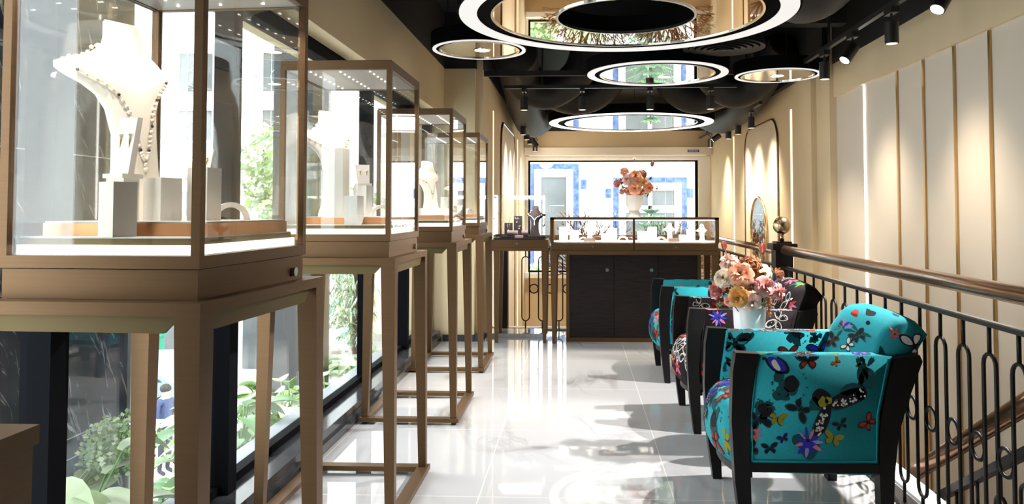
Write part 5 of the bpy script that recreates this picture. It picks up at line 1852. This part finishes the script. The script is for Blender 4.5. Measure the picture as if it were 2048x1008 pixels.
# street life by the pier
def person(x, y, z, face, shirt, label, arm=0.0, h=1.70):
    """standing figure, facing angle in the ground plane"""
    t = thing('person', (x, y, z), label, 'person')
    bm = bmesh.new()
    pts = {}
    k = h / 1.70
    def P(n_, a, b_, c):
        pts[n_] = bm.verts.new((x + (a * cos(face) - b_ * sin(face)) * k, y + (a * sin(face) + b_ * cos(face)) * k, z + c * k))
    for n_, p in dict(pelvis=(0, 0, .93), waist=(0, 0, 1.08), chest=(.01, 0, 1.28), neckb=(0, 0, 1.43), neck=(.01, 0, 1.49), head1=(.02, 0, 1.57), head2=(.02, 0, 1.65),
                      lsh=(0, .18, 1.38), lel=(.03 + .1 * arm, .23, 1.10), lwr=(.12 + .25 * arm, .20, .90 + .2 * arm), lha=(.16 + .3 * arm, .19, .82 + .25 * arm),
                      rsh=(0, -.18, 1.38), rel=(.02, -.23, 1.10), rwr=(.10, -.22, .88), rha=(.14, -.21, .80),
                      lhip=(0, .09, .88), lkn=(.02, .10, .48), lan=(-.02, .10, .07), lto=(.13, .11, .03), rhip=(0, -.09, .88), rkn=(.02, -.10, .48), ran=(-.02, -.10, .07), rto=(.13, -.11, .03)).items():
        P(n_, *p)
    E_ = [('pelvis', 'waist'), ('waist', 'chest'), ('chest', 'neckb'), ('neckb', 'neck'), ('neck', 'head1'), ('head1', 'head2'), ('neckb', 'lsh'), ('lsh', 'lel'), ('lel', 'lwr'), ('lwr', 'lha'),
          ('neckb', 'rsh'), ('rsh', 'rel'), ('rel', 'rwr'), ('rwr', 'rha'), ('pelvis', 'lhip'), ('lhip', 'lkn'), ('lkn', 'lan'), ('lan', 'lto'), ('pelvis', 'rhip'), ('rhip', 'rkn'), ('rkn', 'ran'), ('ran', 'rto')]
    rad = dict(pelvis=.13, waist=.125, chest=.15, neckb=.10, neck=.055, head1=.088, head2=.085, lsh=.065, lel=.047, lwr=.032, lha=.035, rsh=.065, rel=.047, rwr=.032, rha=.035,
               lhip=.09, lkn=.06, lan=.042, lto=.035, rhip=.09, rkn=.06, ran=.042, rto=.035)
    for a, b_ in E_: bm.edges.new((pts[a], pts[b_]))
    order = list(pts)
    bm.verts.index_update()
    me = bpy.data.meshes.new('body')
    bm.to_mesh(me); bm.free()
    o = bpy.data.objects.new('body', me)
    COL.objects.link(o)
    md = o.modifiers.new('skin', 'SKIN'); o.modifiers.new('sub', 'SUBSURF').levels = 1
    for i, n_ in enumerate(order):
        me.skin_vertices[0].data[i].radius = (rad[n_] * k, rad[n_] * k)
        me.skin_vertices[0].data[i].use_root = n_ == 'pelvis'
    bpy.context.view_layer.update()
    m2 = bpy.data.meshes.new_from_object(o.evaluated_get(bpy.context.evaluated_depsgraph_get()))
    bpy.data.objects.remove(o)
    m2.transform(Matrix.Translation(-V((x, y, z))))
    for mm in ('skin', shirt, 'trousers'): m2.materials.append(M[mm])
    for p in m2.polygons:
        p.use_smooth = True
        c = p.center
        rr = sqrt(c.x ** 2 + c.y ** 2)
        p.material_index = 2 if c.z < .96 * k and rr < .21 * k and not (c.z < .9 * k and rr > .19 * k) else (1 if c.z > .9 * k and c.z < 1.46 * k and not (rr > .19 * k and c.z < 1.12 * k) else (0 if c.z >= 1.46 * k or rr > .19 * k else 2))
    ob = bpy.data.objects.new('body', m2)
    COL.objects.link(ob); ob.parent = t
    hb = MB()
    hc = V((x + .005 * cos(face), y + .005 * sin(face), z + 1.64 * k))
    hb.ball(hc, .105 * k, 14, 10, (1, 1, .85))
    hb.build('hair', 'hair', t, smooth=True)
    nb = MB()
    fd = V((cos(face), sin(face), 0)); sd = V((-sin(face), cos(face), 0))
    hd = V((x, y, z + 1.585 * k)) + fd * .10 * k
    nb.ball(hd + fd * .01, .016 * k, 6, 5)
    nb.mi = 1
    for s_ in (-1, 1): nb.ball(hd + sd * .035 * s_ * k + V((0, 0, .03)), .010 * k, 6, 5)
    nb.build('face_features', ['skin', 'hair'], t, smooth=True)
    return t
person(-8.02, 14.7, GZ, R(-15), 'shirt_navy', 'dark-haired man in a navy shirt standing in the street, seen behind the case legs', .2)
person(-8.70, 14.9, GZ, R(10), 'trousers', 'person in dark clothes half hidden by the marble pier in the street', .8)

car = thing('car', (-11.3, 19.0, GZ), 'grey-green car parked in the street behind the man in navy', 'car')
b = MB()
prof = [(-2.1, .25), (-2.15, .62), (-1.9, .82), (-1.15, .92), (-.62, 1.42), (.75, 1.45), (1.45, .98), (2.0, .88), (2.15, .6), (2.1, .25)]
b.prism([(-11.3 + p, GZ + z) for p, z in prof], 'y', 18.15, 19.85); b.bevel(.06, 3, 20); b.build('car_body', 'car_paint', car, smooth='auto')
MB().prism([(-11.3 + p, GZ + z) for p, z in ((-1.05, .95), (-.58, 1.36), (.1, 1.38), (.1, .95))], 'y', 18.13, 18.16).build('side_window', 'car_glass', car)
MB().prism([(-11.3 + p, GZ + z) for p, z in ((.18, .95), (.18, 1.38), (.72, 1.38), (1.3, .97))], 'y', 18.13, 18.16).build('side_window', 'car_glass', car)
for dx in (-1.35, 1.35):
    for yy in (18.12, 19.68):
        MB().cyl((-11.3 + dx, yy, GZ + .32), (-11.3 + dx, yy + .2, GZ + .32), .32, n=24).build('wheel', 'tyre', car, smooth='auto')
out('street_bin', 'bin_green', 'green bin in the street above the parked car', 'bin', (-12.95, -11.95, 21.0, 21.8, GZ, GZ + 1.5), (-13.0, -11.9, 20.95, 21.85, GZ + 1.5, GZ + 1.6), bev=.03)
cloud('street_tree', (-8.5, 16.4, -.1), 1.5, 1.2, 1.2, 900, .22, ('dusty', 'pale', 'bright'), 21, 'young street tree with a thin bent trunk behind the man in navy', 'tree', trunk=GZ)
fence = thing('street_barrier', (-7.6, 12.6, GZ), 'thin metal barrier rail beside the marble pier in the street', 'barrier')
MB().tube([(-9.2, 12.6, -2.35), (-6.6, 12.6, -2.30)], .03, 8).build('rail', 'trim_silver', fence)
for x in (-9.1, -7.9, -6.7): MB().cyl((x, 12.6, GZ), (x, 12.6, -2.3), .03, n=8).build('post', 'trim_silver', fence)

# white corner building across the street, with windows and arched mouldings
def facade_window(b, x0, x1, z0, z1, y, root, glass='facade_glass', bars=True, lintel=True):
    w = MB()
    w.box(x0 - .08, x0, y - .06, y, z0, z1); w.box(x1, x1 + .08, y - .06, y, z0, z1); w.box(x0 - .12, x1 + .12, y - .10, y, z1, z1 + .1); w.box(x0 - .14, x1 + .14, y - .14, y, z0 - .1, z0)
    fr = w.build('window', 'facade_white', root)
    MB().box(x0, x1, y - .03, y - .01, z0, z1).build('pane', glass, fr)
    if bars:
        g = MB()
        for k in range(1, 4):
            xx = x0 + (x1 - x0) * k / 4
            g.box(xx - .012, xx + .012, y - .055, y - .03, z0, z1)
        g.tube([((x0 + x1) / 2 + .3 * cos(2 * pi * k / 16), y - .05, (z0 + z1) / 2 - .15 + .3 * sin(2 * pi * k / 16)) for k in range(16)], .015, 5, closed=True)
        g.build('grille', 'facade_grey', fr)
b1 = thing('building', (-12, 24, GZ), 'white corner building with grilled windows and arched mouldings across the street', 'building')
MB().box(-30, -6.6, 24, 34, GZ, 16).build('wall', 'facade_white', b1)
FY = 24.0
m = MB()
for z in (2.62, 6.75): m.box(-30, -6.5, FY - .25, FY, z, z + .22)
m.box(-6.9, -6.5, FY - .15, FY, GZ, 16)
m.build('cornice', 'facade_white', b1)
for k in range(7):
    x1 = -8.95 - 2.75 * k
    for z0, z1 in ((5.0, 6.25), (3.45, 4.4), (7.6, 9.0), (.8, 1.8)):
        facade_window(None, x1 - 1.1, x1, z0, z1, FY, b1)
    a = MB()
    for z0 in (5.45, 1.75):
        a.tube([(x1 - 1.95 + .6 * cos(pi * j / 12), FY - .06, z0 + .62 * sin(pi * j / 12)) for j in range(13)], .06, 6)
    a.build('arch_moulding', 'facade_grey', b1, smooth=True)
for k in range(6):
    x1 = -8.2 - 3.6 * k
    MB().box(x1 - 2.4, x1, FY - .05, FY + .02, GZ + .1, GZ + 3.2).build('shop_opening', 'facade_glass', b1)
sb = MB().box(-16.5, -8.0, FY - .14, FY, 2.92, 3.28).build('sign_board', 'facade_grey', b1)
b2 = thing('building', (-3.2, 30, GZ), 'pale grey building further down the street beyond the white corner building', 'building')
MB().box(-6.2, -1.9, 26, 38, GZ, 12).build('wall', 'facade_cream', b2)
for k in range(3):
    for z0 in (.8, 3.8, 6.8):
        facade_window(None, -5.7 + 1.35 * k, -4.9 + 1.35 * k, z0, z0 + 1.5, 26.0, b2, bars=False)
for i, (x, y, z, s_, mt, lb) in enumerate(((-7.95, 20.5, 2.2, 1.25, ('pale', 'lime', 'dusty'), 'light green tree before the white building, seen through the first display case'),
                                     (-6.2, 18.0, 1.6, .9, ('pale', 'bright', 'dusty'), 'light green tree before the white building, seen through the second display case'),
                                     (-4.2, 19.5, 1.5, .9, ('pale', 'lime', 'dusty'), 'pale street tree outside beyond the second and third display cases'))):
    cloud('street_tree', (x, y, z), s_, s_, s_ * 1.1, 1500, .24, mt, 60 + i, lb, 'tree', trunk=GZ)
# garden wall with weeping plants, close outside the second case
gw = thing('garden_wall', (-3.1, 11.0, GZ), 'pale grey garden wall outside with a bird-cage grille, behind the weeping plants', 'wall')
MB().box(-3.75, -2.3, 10.9, 11.2, GZ, .05).build('wall_body', 'facade_cream', gw)
MB().box(-3.8, -2.25, 10.8, 11.3, -.75, -.55).build('ledge', 'kerb', gw)
gr = MB()
for k in range(7): gr.tube([(-3.6 + .11 * k, 10.85, -.5), (-3.6 + .11 * k, 10.85, .4)], .012, 5)
gr.tube([(-3.3 + .12 * cos(2 * pi * k / 16), 10.84, .13 + .12 * sin(2 * pi * k / 16)) for k in range(16)], .014, 5, closed=True)
gr.build('grille', 'facade_grey', gw)
def weeping(x, y, z, n, L, seed, label):
    rnd = random.Random(seed)
    t = thing('weeping_plant', (x, y, z - .9), label, 'plant')
    b = MB()
    for k in range(n):
        c = V((x + rnd.uniform(-.2, .2), y + rnd.uniform(-.2, .2), z + rnd.uniform(-.7, .5)))
        a = rnd.uniform(0, 2 * pi)
        for j in range(5):
            a2 = a + rnd.uniform(-.8, .8)
            d = V((cos(a2), sin(a2), rnd.uniform(.1, .7)))
            l = L * rnd.uniform(.6, 1)
            p1 = c + d * l * .5; p2 = c + d * l * .8 - V((0, 0, l * .6))
            s_ = V((-sin(a2), cos(a2), 0)) * .012
            b.mi = rnd.randrange(3)
            b.poly([c - s_, c + s_, p1 + s_, p1 - s_]); b.poly([p1 - s_, p1 + s_, p2])
    b.build('leaves', ['foliage_blue', 'foliage_pale', 'foliage_dusty'], t, normals=False)
    MB().tube([(x, y, z - .9), (x, y, z + .2)], .03, 6).build('stem', 'bark', t)
for i, (x, y, z, lb) in enumerate(((-3.22, 9.7, .35, 'weeping narrow-leaved plant outside close to the second case leg'), (-2.72, 9.3, .35, 'weeping narrow-leaved plant outside by the window post'), (-2.95, 10.1, -.15, 'lower weeping plant outside before the garden wall'))):
    weeping(x, y, z, 130, .24, 80 + i, lb)
    tag(MB().lathe([(0, 0), (.15, 0), (.19, .35), (.17, .36), (0, .33)], (x, y, z - 1.26), 20).build('plant_pot', 'kerb', smooth='auto'), 'stone pot under the weeping plant %s' % ('near the case leg', 'by the window post', 'before the garden wall')[i], 'plant pot')
    tag(MB().box(x - .19, x + .19, y - .19, y + .19, GZ, z - 1.26).build('plant_pedestal', 'kerb'), 'stone pedestal carrying the weeping plant %s' % ('near the case leg', 'by the window post', 'before the garden wall')[i], 'pedestal')

# view through the end window: white house with blue-tiled window surrounds
b3 = thing('building', (1, 22, GZ), 'white house with blue-tiled window surrounds beyond the end window', 'building')
HY = 22.0
MB().box(-1.8, 9.5, HY, HY + 8, GZ, 9).build('wall', 'facade_white', b3)
def blue_window(x0, x1, z0, z1, root, sub=1, wtile=.16):
    b = MB()
    b.box(x0, x0 + wtile, HY - .05, HY, z0, z1); b.box(x1 - wtile, x1, HY - .05, HY, z0, z1); b.box(x0 + wtile, x1 - wtile, HY - .05, HY, z1 - wtile, z1)
    s_ = b.build('tiled_surround', 'blue_tile', root)
    f = MB(); xa, xb, zb = x0 + wtile, x1 - wtile, z1 - wtile
    f.box(xa, xa + .2, HY - .09, HY, z0, zb); f.box(xb - .2, xb, HY - .09, HY, z0, zb); f.box(xa + .2, xb - .2, HY - .09, HY, zb - .22, zb)
    if sub > 1:
        f.box((xa + xb) / 2 - .06, (xa + xb) / 2 + .06, HY - .08, HY, z0, zb - .22); f.box(xa + .2, xb - .2, HY - .08, HY, zb - .85, zb - .65)
    w_ = f.build('window', 'facade_white', root)
    MB().box(xa + .2, xb - .2, HY - .04, HY - .02, z0, zb - .22).build('pane', 'facade_glass', w_)
blue_window(-1.40, .04, -1.2, 2.54, b3)
blue_window(1.02, 3.12, -1.2, 2.15, b3, 2)
blue_window(4.4, 5.9, -1.2, 2.5, b3)
for x0, z0 in ((.09, 1.82), (.80, 1.56), (3.13, 1.56), (2.12, 2.62)):
    MB().box(x0, x0 + .17, HY - .02, HY, z0, z0 + (.27 if z0 < 2.5 else .12)).build('tile_inlay', 'blue_tile', b3)
MB().box(-1.8, 9.5, HY - .2, HY, 3.6, 3.8).build('cornice', 'facade_white', b3)
# conifer and hedge plants in front of it
t = thing('conifer', (1.76, 18.4, GZ), 'small green conifer outside the end window above the counter', 'tree')
rnd = random.Random(9)
b = MB()
for lv in range(16):
    z = -1.6 + .18 * lv
    r = .95 * (1 - lv / 16) ** .8 + .08
    for k in range(10):
        a = 2 * pi * k / 10 + lv * .5
        p = V((1.76, 18.4, z)); q_ = p + V((r * cos(a), r * sin(a), .28 * r + .05))
        for j in range(9):
            f = .2 + .8 * j / 8
            c = p.lerp(q_, f)
            for s_ in (-1, 1):
                d = V((-sin(a) * s_ + .6 * cos(a), cos(a) * s_ + .6 * sin(a), .45)) * (.16 * (1.15 - f * .6))
                n_ = V((0, 0, .012))
                b.mi = rnd.randrange(2)
                b.poly([c - n_, c + d - n_ * .3, c + d + n_ * .3, c + n_])
                b.poly([c + V((cos(a), sin(a), 0)) * -.012, c + d, c + V((cos(a), sin(a), 0)) * .012])
b.build('needles', ['foliage_blue', 'foliage_mid'], t, normals=False)
MB().tube([(1.76, 18.4, GZ), (1.76, 18.4, 1.3)], [.09, .02], 8).build('trunk', 'bark', t)
for i, (x, y, z, s_, mt, lb) in enumerate(((-.95, 17.0, -.55, .55, ('bright', 'lime', 'dusty'), 'green shrub outside the end window under the small glass case'), (.2, 17.5, -1.1, .6, ('pale', 'lime', 'dusty'), 'pale shrub outside the end window at the counter end'),
                                    (3.0, 17.2, -1.3, .6, ('pale', 'dusty', 'bright'), 'pale shrub outside the end window near the stair wall'), (1.1, 16.4, -1.5, .5, ('dusty', 'bright', 'mid'), 'green shrub outside the end window behind the counter'))):
    cloud('shrub', (x, y, z), s_, s_, s_ * 1.1, 700, .14, mt, 90 + i, lb, 'shrub')
    tag(MB().box(x - .4, x + .4, y - .4, y + .4, GZ, z - s_ * .9).build('tall_planter', 'kerb'), 'tall stone planter below the %s' % lb.split(' outside')[0] + ' ' + ('under the glass case', 'at the counter end', 'near the stair wall', 'behind the counter')[i], 'planter')
